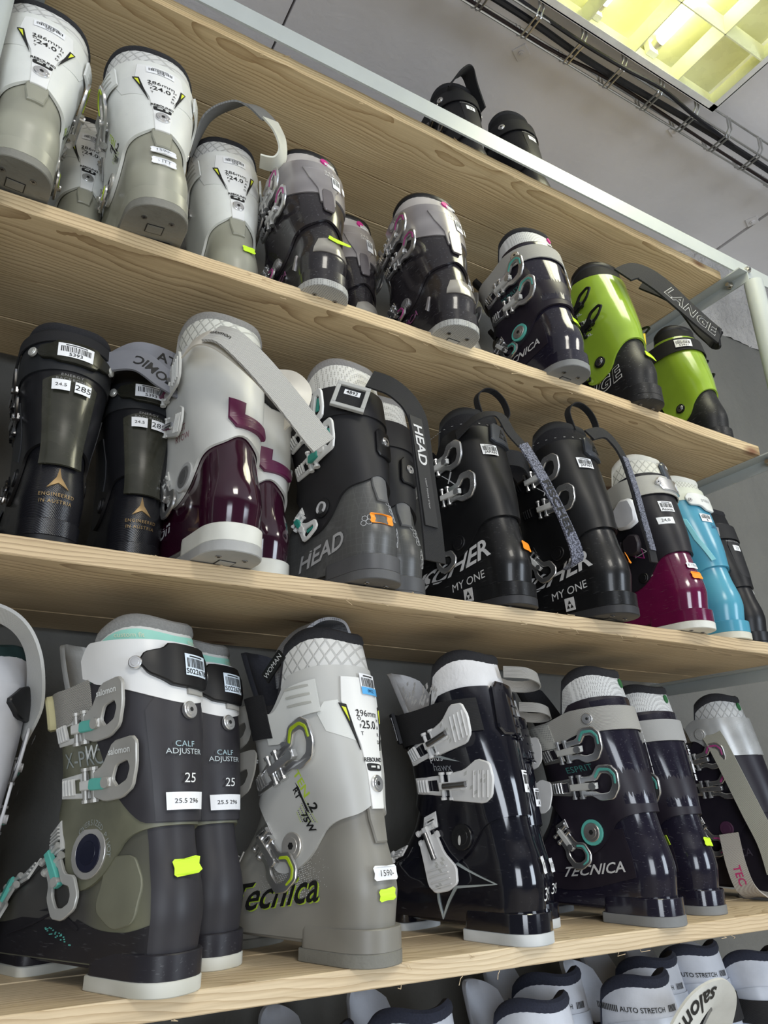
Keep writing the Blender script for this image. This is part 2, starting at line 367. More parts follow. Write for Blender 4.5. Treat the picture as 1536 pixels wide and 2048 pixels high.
class Boot:
    def __init__(s, label, x, y, z, yaw=0, pitch=0, roll=0, sc=1.0, side=-1, group=None, **kw):
        s.root = empty('ski_boot', (x, y, z), (math.radians(pitch), math.radians(roll), math.radians(yaw)), sc)
        tag(s.root, label, 'ski boot', group)
        s.side = side; s.k = kw; s.last = None
    def g(s, k, d=None): return s.k.get(k, d)
    # -- patch of the surface with real thickness
    def patch(s, name, mat, zlo, zhi, v0=-1, v1=1, nv=72, nz=16, off=.0, th=.003, parent=None, cap=False, bulge=None, v_of=None):
        closed = (v1-v0) > 1.999; n = nv if closed else nv+1
        vs = v0+(v1-v0)*np.arange(n)/nv
        lo = np.array([zlo(v) if callable(zlo) else zlo for v in vs], float); hi = np.array([zhi(v) if callable(zhi) else zhi for v in vs], float)
        t = np.linspace(0, 1, nz+1)[:, None]
        Z = lo[None]*(1-t)+hi[None]*t; VV = np.broadcast_to(vs[None], Z.shape)
        o1 = np.full(Z.shape, off, float)
        if bulge is not None: o1 = o1+bulge(VV, Z, t)
        A = surf(VV, Z, o1).reshape(-1, 3); B = surf(VV, Z, o1-th).reshape(-1, 3)
        F = []; m = nz+1; N_ = n*m
        rng = range(n) if closed else range(n-1)
        for j in range(nz):
            for i in rng:
                k = (i+1) % n; F.append((j*n+i, j*n+k, (j+1)*n+k, (j+1)*n+i)); F.append((N_+j*n+i, N_+(j+1)*n+i, N_+(j+1)*n+k, N_+j*n+k))
        for i in rng:
            k = (i+1) % n; F.append((i, N_+i, N_+k, k)); q = nz*n; F.append((q+i, q+k, N_+q+k, N_+q+i))
        if not closed:
            for j in range(nz):
                a = j*n; b = (j+1)*n; F.append((a, b, N_+b, N_+a)); a += n-1; b += n-1; F.append((a, N_+a, N_+b, b))
        if cap: F.append(tuple(N_+i for i in range(n)))
        ac = Acc(); ac.add(np.concatenate([A, B]), F, mat)
        return ac.obj(name, parent or s.root, angle=50)
    # -- map flat shapes (a along the surface to the right, b up, h out)
    def wrap(s, pts, v0, z0, rot=0, off=0.0):
        P = np.array(pts, float); c, sn = math.cos(rot), math.sin(rot)
        a = P[:, 0]*c-P[:, 1]*sn; b = P[:, 0]*sn+P[:, 1]*c
        return surf(v_at(v0, z0, a), z0+b, off+P[:, 2])
    def rigid(s, pts, v0, z0, rot=0, off=0.0, tilt=0):
        p = surf0(v0, z0); n = surfn(v0, z0); e = surf0(v0+.004, z0)-surf0(v0-.004, z0); e = e/np.linalg.norm(e); b_ = np.cross(n, e)
        P = np.array(pts, float); c, sn = math.cos(rot), math.sin(rot)
        P = P.copy(); P[:, 2] += np.clip(P[:, 0], 0, None)*math.tan(tilt)
        a = P[:, 0]*c-P[:, 1]*sn; b = P[:, 0]*sn+P[:, 1]*c
        return p+a[:, None]*e+b[:, None]*b_+(P[:, 2]+off)[:, None]*n
    def quad(s, ac, a0, a1, b0, b1, mat, v0, z0, rot, off, na=None, h=.0003):
        na = na or max(1, int((a1-a0)/.004)); nb = max(1, int((b1-b0)/.006)); pts = []; F = []
        for j in range(nb+1):
            for i in range(na+1): pts.append((a0+(a1-a0)*i/na, b0+(b1-b0)*j/nb, h))
        for j in range(nb):
            for i in range(na):
                k = j*(na+1)+i; F.append((k, k+1, k+na+2, k+na+1))
        ac.add(s.wrap(pts, v0, z0, rot, off), F, mat)
    def textto(s, ac, t, size, mat, v0, z0, rot=0, off=.005, a=0, b=0, h=.0006, shear=0, bold=0, spacing=1.0, sx=1.0):
        V, F = text_mesh(t, shear, bold, spacing)
        if not V: return
        ac.add(s.wrap([(x*size*sx+a, y*size+b, h) for x, y in V], v0, z0, rot, off), F, mat)
    def text(s, t, size, mat, v0, z0, rot=0, off=.005, name='lettering', **k):
        ac = Acc(); s.textto(ac, t, size, mat, v0, z0, rot, off, **k); return ac.obj(name, s.root, smooth=False)
    def poly(s, name, mat, P, v0, z0, rot=0, off=.005, th=.0006, holes=(), ch=.0001, parent=None, rigid=False):
        def dens(L):
            out = []
            for i in range(len(L)):
                a = L[i]; b = L[(i+1) % len(L)]; n = max(1, int(math.hypot(b[0]-a[0], b[1]-a[1])/.004))
                out += [(a[0]+(b[0]-a[0])*k/n, a[1]+(b[1]-a[1])*k/n) for k in range(n)]
            return out
        V, F = plate(dens(P), [dens(h) for h in holes], -.0015, th, ch); ac = Acc()
        if not rigid: V, F = refine(V, F)
        ac.add((s.rigid if rigid else s.wrap)(V, v0, z0, rot, off), F, mat); return ac.obj(name, parent or s.root, angle=35)
    def sticker(s, v0, z0, wd, ht, rot=0, off=.005, kind='barcode', txt='', col=None, name=None, bars=None):
        ac = Acc(); base = col or m_paper
        s.quad(ac, -wd/2, wd/2, -ht/2, ht/2, base, v0, z0, rot, off, h=.0006)
        if kind == 'barcode':
            r = random.Random(txt or 'x'); x = -wd*.42
            while x < wd*.40:
                b = r.choice((.0004, .0007, .0011)); s.quad(ac, x, x+b, -ht*.12, ht*.30, m_ink, v0, z0, rot, off, na=1, h=.0009); x += b+r.choice((.0005, .0009))
            if txt: s.textto(ac, txt, ht*.34, m_ink, v0, z0, rot, off, b=-ht*.30, h=.0010, bold=.01)
            s.quad(ac, -wd*.3, wd*.3, ht*.36, ht*.42, m_ink, v0, z0, rot, off, h=.0009)
        elif txt:
            s.textto(ac, txt, ht*.72 if len(txt) < 4 else min(ht*.62, wd/len(txt)*1.5), m_ink, v0, z0, rot, off, h=.0010)
        return ac.obj(name or {'barcode': 'barcode_label', 'text': 'size_label', 'price': 'price_sticker'}.get(kind, 'sticker'), s.root, smooth=False)
    def tagst(s, v0, z0, mat, rot=0, off=.004, wd=.021, ht=.012, txt='', label=None, curl=0):
        ac = Acc(); nA = 8; c = .0022
        P = [(-wd/2+c, -ht/2), (0, -ht/2+.0006), (wd/2-c, -ht/2), (wd/2, -ht/2+c), (wd/2-.001, 0), (wd/2, ht/2-c), (wd/2-c, ht/2), (0, ht/2-.0006), (-wd/2+c, ht/2), (-wd/2, ht/2-c), (-wd/2+.001, 0), (-wd/2, -ht/2+c)]
        V, F = plate(P, [], .0, .0006, .0001); V = [(a, b, h+curl*max(0, a)**2*60) for a, b, h in V]
        ac.add(s.wrap(V, v0, z0, rot, off), F, mat)
        if txt: s.textto(ac, txt, ht*.55, m_ink, v0, z0, rot, off, h=.0010)
        o = ac.obj('price_sticker', s.root, smooth=False)
        if label: o['label'] = label
        return o
    def rivet(s, v0, z0, r=.008, mat=None, off=.004, name='rivet', h=.0025, inner=None, hexr=True, ring=None, parent=None):
        mat = mat or m_steel; ac = Acc()
        V, F = plate(ell(0, 0, r), [], -.002, h, .0009); ac.add(s.rigid(V, v0, z0, 0, off), F, mat)
        if ring:
            V, F = plate(ell(0, 0, r*1.35), [ell(0, 0, r*.98)], -.003, h*.7, .0005); ac.add(s.rigid(V, v0, z0, 0, off), F, ring)
        V, F = plate(ell(0, 0, r*.62, n=16), [], h-.0005, h+.0005, .0003); ac.add(s.rigid(V, v0, z0, 0, off), F, inner or mat)
        if hexr:
            V, F = plate(ell(0, 0, r*.28, n=6), [], h, h+.0008, .0001); ac.add(s.rigid(V, v0, z0, 0, off), F, m_ink)
        return ac.obj(name, parent or s.root, angle=30)
    # -- main body
    def body(s, shell, cuff, liner, rim, heel=None, pad=None, cuff_lo=None, cuff_hi=None, tongue=None, liner_hi=.352, liner_in=None, spine=True, spine_mat=None, zshell=None):
        k = s.k
        heel = heel or shell; pad = pad or m_rubber
        s.patch('shell', shell, .022, zshell or .200, off=0, th=.004, nz=26, nv=88, cap=True,
                bulge=lambda V, Z, t: .0016*np.exp(-((Z-.062)/.006)**2)*(np.abs(V) > .45))
        # heel block with ledge, sole pads
        def block(name, y0, y1, z0, z1, w0, w1, mat, rh, rt_, zig=0, ramp=0):
            N = 44; V = []; F = []
            def ring(z, e=0):
                out = []
                for i in range(N):
                    a = -1+2*i/N; s_ = np.sign(a); q = abs(a)
                    ph = min(q/.3, 1)*PI/2; pt = max(0, (q-.7)/.3)*PI/2; md = min(max((q-.3)/.4, 0), 1)
                    y = y0-e+rh*(1-math.cos(ph))+(y1-y0+2*e-rh-rt_)*md+rt_*math.sin(pt)
                    t = (y-y0)/(y1-y0); W = (w0*(1-t)+w1*t)+e
                    zz = z
                    if zig and z == z1: zz = z+zig*(abs((t*2.6) % 1-.5)*2-.3)*(1 if .15 < t else 0)
                    out.append((s_*W*math.sin(ph)**.8*math.cos(pt)**.8, y, zz))
                return out
            R = [ring(z0, -.001), ring(z0+.001, 0), ring(z1-.001 if not zig else z1, 0)] + ([ring(z1, -.001)] if not zig else [])
            for r in R: V += r
            for j in range(len(R)-1):
                for i in range(N): F.append((j*N+i, j*N+(i+1) % N, (j+1)*N+(i+1) % N, (j+1)*N+i))
            F.append(tuple(range(N))[::-1]); F.append(tuple(range((len(R)-1)*N, len(R)*N)))
            ac = Acc(); ac.add(V, F, mat)
            if name == 'heel_pad':    # screws and tread grooves on the underside
                for sx in (-1, 1):
                    ac.tube([(sx*.017, y0+.03, z0+.002), (sx*.017, y0+.03, z0-.0012)], .0036, m_dsteel, 10)
                    ac.box((sx*.017, y0+.03, z0-.0013), (.004, .0009, .0006), m_ink); ac.box((sx*.017, y0+.03, z0-.0013), (.0009, .004, .0006), m_ink)
                ac.box((0, y0+.050, z0-.0002), (.022, .018, .001), m_ink); ac.box((0, y0+.050, z0-.0006), (.0195, .0155, .001), mat)
                for q in range(5): ac.box((0, y0+.072+q*.007, z0-.0003), (.05, .0018, .001), m_ink)
            return ac.obj(name, s.root, angle=35)
        block('heel_block', -.006, .100, .013, .036, .038, .040, heel, .040, .012)
        block('heel_pad', -.0065, .104, .0, .0135, .0385, .040, pad, .040, .010, zig=s.g('zig', 0))
        block('toe_block', .196, .304, .010, .030, .041, .034, heel, .016, .046)
        block('toe_pad', .194, .3045, .0, .0105, .0415, .035, pad, .014, .046)
        # arch bridge
        ac = Acc(); ac.box((0, .148, .0215), (.062, .115, .010), heel); ac.obj('arch', s.root, bevel=.002)
        if spine:
            P = [(-.009, -.024), (.009, -.024), (.0125, .0), (.0115, .040), (-.0115, .040), (-.0125, 0)]
            s.poly('heel_spine', spine_mat or shell, P, 0, .142, off=.0002, th=.0042, ch=.0016)
        lo = cuff_lo or (lambda v: s.cuff_edge(v)); hi = cuff_hi or (lambda v: .314-.052*sm(abs(v), .12, .74)+.004*math.exp(-(v/.2)**2))
        s.patch('cuff', cuff, lo, hi, off=.0045, th=.004, nz=20, nv=96, bulge=lambda V, Z, t: .0015*np.exp(-((Z-.19)/.05)**2)-.0035*np.clip(.5-(t*20), 0, 1)*0)
        # liner
        top = lambda v: liner_hi-.088*sm(abs(v), .08, .66)+.010*math.exp(-((abs(v)-.22)/.14)**2)
        s.top = top
        s.patch('liner', liner, .235, top, off=-.001, th=.011, nz=12, nv=72, bulge=lambda V, Z, t: .0035*np.sin(np.clip(t, 0, 1)*PI)*(Z > .29)+.003*np.clip(t-.6, 0, 1)*2)
        # trim roll around the liner's upper edge
        vs = np.linspace(-1, 1, 97)[:-1]; ac = Acc(); V = []; F = []; n = 10; ctr = surf(vs, np.array([top(v) for v in vs]), -.006); nn = surfn(vs, np.array([top(v) for v in vs]))
        rr = s.g('rim_r', .0098)
        for i in range(96):
            for j in range(n):
                a = 2*PI*j/n; V.append(tuple(ctr[i]+nn[i]*rr*math.cos(a)*1.0+np.array([0, 0, 1])*rr*1.25*math.sin(a)))
        for i in range(96):
            for j in range(n): F.append((i*n+j, ((i+1) % 96)*n+j, ((i+1) % 96)*n+(j+1) % n, i*n+(j+1) % n))
        ac.add(V, F, rim); ac.obj('liner_trim', s.root)
        # tongue
        tm = tongue or liner
        ac = Acc(); V = []; F = []; nu, nz_ = 14, 12
        for lay in (0, 1):
            for j in range(nz_+1):
                z = .20+(.362-.20)*j/nz_
                for i in range(nu+1):
                    a = (-1+2*i/nu); w_ = .040*(1-.25*(j/nz_)**4)
                    y = np.interp(z, *PROF['yf'])-.006+.022*(j/nz_)**2-.028*a*a-(.010 if lay else 0)
                    zz = z-.012*(abs(a)**3)*(j/nz_); V.append((a*w_, y, zz))
        K = (nu+1)*(nz_+1)
        for j in range(nz_):
            for i in range(nu):
                k0 = j*(nu+1)+i; F.append((k0, k0+nu+1, k0+nu+2, k0+1)); F.append((K+k0, K+k0+1, K+k0+nu+2, K+k0+nu+1))
        for j in range(nz_):
            for i in (0, nu):
                a = j*(nu+1)+i; b = a+nu+1; F.append((a, b, K+b, K+a) if i else (a, K+a, K+b, b))
        q = nz_*(nu+1)
        for i in range(nu): F.append((q+i, K+q+i, K+q+i+1, q+i+1))
        ac.add(V, F, tm); ac.obj('tongue', s.root, angle=60)
    def cuff_edge(s, v, base=.148, dip=.062, c=.50, wd=.20):
        a = abs(v); return base+.012*sm(a, .0, .12)*0+.018*sm(a, .6, .95)-dip*math.exp(-((a-c)/wd)**2)+(.012*math.exp(-(v/.07)**2) if s.g('notch', 1) else 0)
    def strap(s, mat, z0=.283, ht=.042, off=.0085, v0=-1, v1=1, tilt=0, name='power_strap', th=.0022):
        mid = lambda v: z0-tilt*sm(abs(v), 0, .9)
        return s.patch(name, mat, lambda v: mid(v)-ht/2, lambda v: mid(v)+ht/2, v0=v0, v1=v1, off=off, th=th, nz=5, nv=80)
    # -- buckles
    def buckle(s, v0, z0, rot=0, kind='loop', metal=None, inlay=None, lad=None, side=None, sc=1.0, off=.006, arm=None, lift=.10, ladlen=.052):
        sd = side or s.side; fx = -sd            # +a runs to the heel on the left side
        def T(P, h0=0): return [(a*fx*sc, b*sc, (h+h0)*sc) for a, b, h in P]
        fl = (fx < 0)
        metal = metal or m_steel; lad = lad or metal; arm = arm or metal
        # ladder and toothed catch, wrapped towards the front of the boot
        ac = Acc()
        R = rot*fx
        V, F = plate([(-ladlen, -.010), (-.012, -.012), (-.012, .012), (-ladlen, .010)], [[(-ladlen+.007, -.0055), (-.022, -.0065), (-.022, .0065), (-ladlen+.007, .0055)]], 0, .0028, .0006)
        # densify by splitting: wrap straight edges is fine for short pieces
        ac.add(s.wrap(T(V), v0, z0, R, off), F, lad)
        for q in range(4):
            a = -ladlen+.006+q*.0045; V, F = plate([(a, -.0075), (a+.0022, -.0075), (a+.0022, .0075), (a, .0075)], [], .002, .0055, .0005); ac.add(s.wrap(T(V), v0, z0, R, off), F, lad)
        for aa, rr_ in ((-.0135, .0026), (-.001, .0030)):
            P = s.rigid(T([(aa, -.0145, .004), (aa, .0145, .004)]), v0, z0, R, off); ac.tube([Vector(p) for p in P], rr_*sc, metal, 10)
            for e in (-.0145, .0145):
                P = s.rigid(T([(aa, e-.0015, .004), (aa, e+.0015, .004)]), v0, z0, R, off); ac.tube([Vector(p) for p in P], rr_*1.5*sc, metal, 10)
        bk = ac.obj('buckle', s.root, angle=35)
        # central link
        ac = Acc(); V, F = plate([(-.016, -.0042), (.010, -.0048), (.026, -.0040), (.027, .0040), (.010, .0048), (-.016, .0042)], [], .003, .0095, .001)
        ac.add(s.rigid(T(V), v0, z0, R, off), F, arm)
        P = s.rigid(T([(.021, 0, .002), (.021, 0, .0112)]), v0, z0, R, off); ac.tube([Vector(p) for p in P], .0052*sc, metal, 12)
        ac.obj('buckle_link', bk, angle=35)
        def lev(name, outer, holes, h0, h1, mat, rnd=1, ch=.0009):
            o2 = rnd_poly(outer, n=rnd) if rnd else outer; hs = [rnd_poly(h, n=rnd) if rnd else h for h in holes]
            V, F = plate(o2, hs, h0, h1, ch); ac = Acc(); ac.add(s.rigid(T(V), v0, z0, R, off, tilt=lift), F, mat); return ac.obj(name, bk, angle=35)
        if kind == 'loop':
            lev('buckle_lever', [(-.004, -.013), (.016, -.013), (.028, -.020), (.051, -.019), (.063, -.005), (.065, .016), (.055, .026), (.033, .027), (.021, .014), (-.004, .013)],
                [[(.006, -.0060), (.020, -.0060), (.031, -.0105), (.045, -.0095), (.0515, -.001), (.053, .010), (.048, .0150), (.038, .0160), (.028, .0065), (.006, .0060)]], .002, .0052, metal)
            if inlay: lev('lever_inlay', [(.0255, .0125), (.0355, .0235), (.053, .0215), (.0605, .0130), (.0590, .0010), (.0565, .0015), (.0575, .0115), (.0515, .0185), (.0365, .0195), (.0275, .0095)], [], .0045, .0062, inlay, rnd=1, ch=.0003)
        elif kind == 'salomon':
            lev('buckle_lever', [(-.002, -.011), (-.002, .010), (.014, .016), (.030, .036), (.058, .038), (.064, .032), (.063, .012), (.056, -.008), (.040, -.016), (.016, -.017)],
                [[(.028, .002), (.034, .014), (.050, .017), (.053, .010), (.048, .0), (.034, -.005)]], .003, .0062, metal)
            if inlay:
                V, F = plate(rnd_poly([(-.004, -.005), (.018, -.006), (.021, .004), (-.002, .006)]), [], .006, .0100, .001); ac = Acc(); ac.add(s.rigid(T(V), v0, z0, R, off), F, inlay); ac.obj('lever_inlay', bk)
            ac = Acc(); tv, tf = text_mesh('salomon', 0, .012)
            Pt = [((x*.0095+.044*fx*sc), y*.0095+.029, .0095+.004) for x, y in tv]
            ac.add(s.rigid(Pt, v0, z0, R, off), tf, plastic((.75, .77, .76), .4)); ac.obj('lettering', bk, smooth=False)
        elif kind == 'solid':
            lv = lev('buckle_lever', [(-.002, -.017), (-.002, .014), (.024, .018), (.046, .030), (.064, .025), (.067, .008), (.062, -.012), (.050, -.020), (.020, -.018)], [], .003, .0065, metal, rnd=1)
            ac = Acc()
            for q in range(4):
                a = .034+q*.0072; V, F = plate([(a, -.013), (a+.0015, -.013), (a+.0065, .017), (a+.005, .017)], [], .006, .0083, .0004); ac.add(s.rigid(T(V), v0, z0, R, off, tilt=lift), F, metal)
            r = random.Random(int(z0*1e4)); gm = plastic((.52, .52, .50), .4)
            for q in range(9):
                a = r.uniform(.018, .055); b = r.uniform(-.012, .014); V, F = plate([(a, b), (a+.005, b+.002), (a+.006, b+.006), (a+.001, b+.004)], [], .006, .0068, .0001); ac.add(s.rigid(T(V), v0, z0, R, off, tilt=lift), F, gm)
            ac.obj('lever_ribs', bk)
            P = s.rigid(T([(-.008, 0, .010), (.026, .002, .011)]), v0, z0, R, off); ac = Acc(); ac.tube([Vector(p) for p in P], .0036*sc, m_dsteel, 10); ac.obj('buckle_rod', bk)
        elif kind == 'block':
            lev('buckle_lever', [(-.002, -.020), (-.004, .016), (.018, .030), (.040, .026), (.046, .004), (.042, -.018), (.020, -.024)], [], .004, .016, metal, rnd=1, ch=.004)
        elif kind == 'head':
            lev('buckle_lever', [(-.006, -.010), (.002, .004), (.020, .014), (.036, .034), (.052, .032), (.056, .024), (.052, .002), (.044, -.012), (.020, -.010)],
                [[(.026, .004), (.040, .025), (.048, .022), (.044, -.001), (.034, -.003)]], .003, .0065, metal)
            if inlay:
                V, F = plate(rnd_poly([(-.012, -.006), (.010, -.006), (.012, .004), (-.008, .006)]), [], .006, .011, .001); ac = Acc(); ac.add(s.rigid(T(V), v0, z0, R, off), F, inlay); ac.obj('lever_inlay', bk)
                lev('lever_inlay', [(.030, .006), (.040, .022), (.044, .020), (.036, .004)], [], .002, .004, inlay, rnd=0, ch=.0003)
        elif kind == 'thin':     # black angular levers
            lev('buckle_lever', [(-.004, -.008), (.014, -.007), (.040, .000), (.056, .012), (.048, .020), (.026, .020), (.008, .008), (-.004, .008)],
                [[(.016, -.002), (.040, .005), (.049, .012), (.045, .016), (.028, .015), (.014, .003)]], .003, .0062, metal)
            if inlay:
                V, F = plate([(.0, -.005), (.016, -.004), (.016, .003), (.0, .005)], [], .006, .009, .001); ac = Acc(); ac.add(s.rigid(T(V), v0, z0, R, off), F, inlay); ac.obj('lever_inlay', bk)
        return bk
    def buckles(s, kind='loop', zs=(.262, .205), v=.52, low=True, **k):
        for i, z in enumerate(zs): s.buckle(s.side*(v-.015*i), z, rot=k.get('rots', (.18, .06))[i], **{a: b for a, b in k.items() if a != 'rots'}, kind=kind)
        if low:
            k2 = {a: b for a, b in k.items() if a not in ('rots', 'sc', 'off', 'ladlen')}
            s.buckle(s.side*.665, .112, rot=-.85, kind=kind, off=.004, sc=.85, ladlen=.034, **k2)
            s.buckle(s.side*.775, .078, rot=-.95, kind=kind, off=.004, sc=.80, ladlen=.030, **k2)
    def ribbon(s, name, mat, pts, wdir, width, th=.002, parent=None, steps=10, mat2=None):
        """a webbing strap through points (boot space), wdir = width direction at each point"""
        P = [Vector(p) for p in pts]; W = [Vector(q).normalized() for q in wdir] if isinstance(wdir[0], (tuple, list, Vector)) else [Vector(wdir).normalized()]*len(P)
        def cr(A, i, t):
            a, b, c, d = A[max(i-1, 0)], A[i], A[min(i+1, len(A)-1)], A[min(i+2, len(A)-1)]
            return .5*((2*b)+(c-a)*t+(2*a-5*b+4*c-d)*t*t+(3*b-a-3*c+d)*t*t*t)
        Q = []; D = []
        for i in range(len(P)-1):
            for k in range(steps): Q.append(cr(P, i, k/steps)); D.append(cr(W, i, k/steps).normalized())
        Q.append(P[-1]); D.append(W[-1]); V = []; F = []
        for i, (q, d) in enumerate(zip(Q, D)):
            t = (Q[min(i+1, len(Q)-1)]-Q[max(i-1, 0)]).normalized(); d = (d-t*d.dot(t)).normalized(); n = t.cross(d)
            for a, b in ((-1, -1), (1, -1), (1, 1), (-1, 1)): V.append(q+d*a*width/2+n*b*th/2)
        for i in range(len(Q)-1):
            for k in range(4): F.append((i*4+k, i*4+(k+1) % 4, i*4+4+(k+1) % 4, i*4+4+k))
        F.append((3, 2, 1, 0)); e = (len(Q)-1)*4; F.append((e, e+1, e+2, e+3))
        ac = Acc(); ac.add(V, F, mat); o = ac.obj(name, parent or s.root, angle=30); s.rib = (Q, D); return o
    def ribbon_text(s, t, size, mat, i0, flip=1, off=.0016, name='lettering', bold=.01, shear=0, spacing=1.0, alongsign=1, b0=0):
        """text laid along the last ribbon, centred on sample i0"""
        Q, D = s.rib; L = [0]
        for i in range(1, len(Q)): L.append(L[-1]+(Q[i]-Q[i-1]).length)
        V, F = text_mesh(t, shear, bold, spacing); out = []
        for x, y in V:
            l = L[i0]+x*size*alongsign; l = min(max(l, 0), L[-1]-1e-6)
            i = min(max(int(np.searchsorted(L, l))-1, 0), len(Q)-2); u = (l-L[i])/max(L[i+1]-L[i], 1e-9)
            q = Q[i].lerp(Q[i+1], u); d = D[i].lerp(D[i+1], u); tt = (Q[i+1]-Q[i]).normalized(); d = (d-tt*d.dot(tt)).normalized(); n = tt.cross(d)
            out.append(q+d*(y*size+b0)*alongsign*flip*1+n*off*flip)
        ac = Acc(); ac.add(out, F, mat); return ac.obj(name, s.root, smooth=False)
    def loop(s, mat, z0=.345, v0=0.0, r=.030, wd=.018, lean=(0, -.3, 1), name='pull_loop', w=(1, 0, 0), h=.05):
        """upright fabric pull loop standing on the liner's rear edge"""
        c = Vector(surf0(v0, z0)); L = Vector(lean).normalized(); W = Vector(w); S = L.cross(W).normalized()
        pts = [c+S*r*.45, c+S*r*.75+L*h*.5, c+S*r*.5+L*h*.9, c+L*h*1.05, c-S*r*.5+L*h*.9, c-S*r*.75+L*h*.5, c-S*r*.45]
        return s.ribbon(name, mat, pts, (w,)*7, wd)
# ------------------------------------------------------------------ the room
Z_A, Z_B, Z_C, Z_D, Z_E = 2.340+.0226, 1.891, 1.448, 1.000, .560      # tops of the shelf boards
T = .0226; X0, X1 = -.058, 1.452; DEP = .362; CEIL = 2.89
m_ceil = plaster((.74, .72, .73), .35, 55, 'ceiling paint', .003, .04); m_wall = plaster((.155, .152, .138), .9, 16, 'wall plaster', .012)
m_floor = plaster((.70, .64, .54), .2, 20, 'floor'); m_conc = plaster((.50, .48, .46), 1, 45, 'broken concrete', .02, .25)
ac = Acc(); ac.box((1.0, -1.4, -.05), (8.0, 4.6, .1), m_floor); struct(ac.obj('floor', smooth=False))
ac = Acc(); ac.box((1.0, .44, 1.42), (8.0, .1, 2.84), m_wall); struct(ac.obj('wall_back', smooth=False))
ac = Acc()      # ceiling slabs with open cracked joints between them
for a, b in ((-3.0, .418), (.424, 1.985), (1.997, 5.0)): ac.box(((a+b)/2, -1.35, CEIL+.05), (b-a, 4.5, .1), m_ceil)
ac.box((1, -1.35, CEIL+.13), (8, 4.6, .02), plaster((.05, .05, .05)))
struct(ac.obj('ceiling', smooth=False))
ac = Acc(); ac.box((4.4, -1.4, 1.45), (.1, 4.4, 2.9), m_wall); struct(ac.obj('wall_right', smooth=False))
# ragged concrete left standing along the top of the back wall
r = random.Random(3); ac = Acc(); nx, nz = 70, 12; V = []; F = []
for j in range(nz+1):
    for i in range(nx+1):
        x = 1.86+1.6*i/nx; e = 2.889
        z = 2.62+(e-2.62)*j/nz; y = .392-(.058+.012*math.sin(x*23)+.008*math.sin(x*61+1))*(j/nz)**1.3*min(1, (x-1.86)*12)-r.uniform(0, .009)*min(1, (x-1.86)*12)
        V.append((x, y, z))
for j in range(nz):
    for i in range(nx): k = j*(nx+1)+i; F.append((k, k+1, k+nx+2, k+nx+1))
for (jj, dz) in ((nz, .0),):
    o = len(V)
    for i in range(nx+1): q = V[jj*(nx+1)+i]; V.append((q[0], .42, q[2]-.001))
    for i in range(nx): F.append((jj*(nx+1)+i, jj*(nx+1)+i+1, o+i+1, o+i))
ac.add(V, F, m_conc); struct(ac.obj('trim_1'))

# ------------------------------------------------------------------ metal rack
m_grey = plastic((.44, .47, .46), .42, var=.03, bump=.05); m_bolt = plastic((.55, .53, .48), .3, metal=1)
rack = empty('storage_rack', (X0, 0, 0)); tag(rack, 'pale grey metal rack of round posts, beams and brackets carrying the wooden shelves', 'rack')
def rp(ac, name, **k):
    o = ac.obj(name, rack, **k); o.location = -rack.location; return o
PYF, PYB, PR = -.050, .392, .021
for x in (X0-.040, X1+.043):
    for y in (PYF,):
        ac = Acc(); ac.tube([(x, y, 0), (x, y, Z_A-.052)], PR, m_grey, 28); rp(ac, 'post', angle=50)
for z in (Z_A, Z_B, Z_C, Z_D, Z_E):
    for x, sg in ((X0-.008, 1), (X1+.014, -1)):
        ac = Acc(); zt = z-T
        ac.box((x, (PYF+.385)/2, zt-.0016), (.030, .385-PYF, .003), m_grey); ac.box((x-sg*.0145, (PYF+.385)/2, zt-.014), (.003, .385-PYF, .026), m_grey)
        rp(ac, 'bracket', smooth=False)
        ac = Acc(); ac.tube([(x-sg*.02, PYF+.045, zt-.014), (x+sg*.004, PYF+.045, zt-.014)], .005, m_bolt, 10); ac.tube([(x-sg*.01, PYF+.045, zt-.014), (x-sg*.007, PYF+.045, zt-.014)], .009, m_bolt, 6); rp(ac, 'bolt')
ac = Acc(); bx0, bx1 = X0-.09, X1+.30
ac.box(((bx0+bx1)/2, -.0225, Z_A+.014), (bx1-bx0, .004, .040), m_grey); ac.box(((bx0+bx1)/2, -.012, Z_A+.0325), (bx1-bx0, .022, .003), m_grey); rp(ac, 'front_beam', smooth=False)
ac = Acc(); ac.tube([(X1+.075, -.020, Z_A+.016), (X1+.075, -.030, Z_A+.016)], .0085, m_bolt, 16); ac.tube([(X1+.075, -.028, Z_A+.016), (X1+.075, -.034, Z_A+.016)], .0045, m_dsteel, 6); rp(ac, 'bolt')

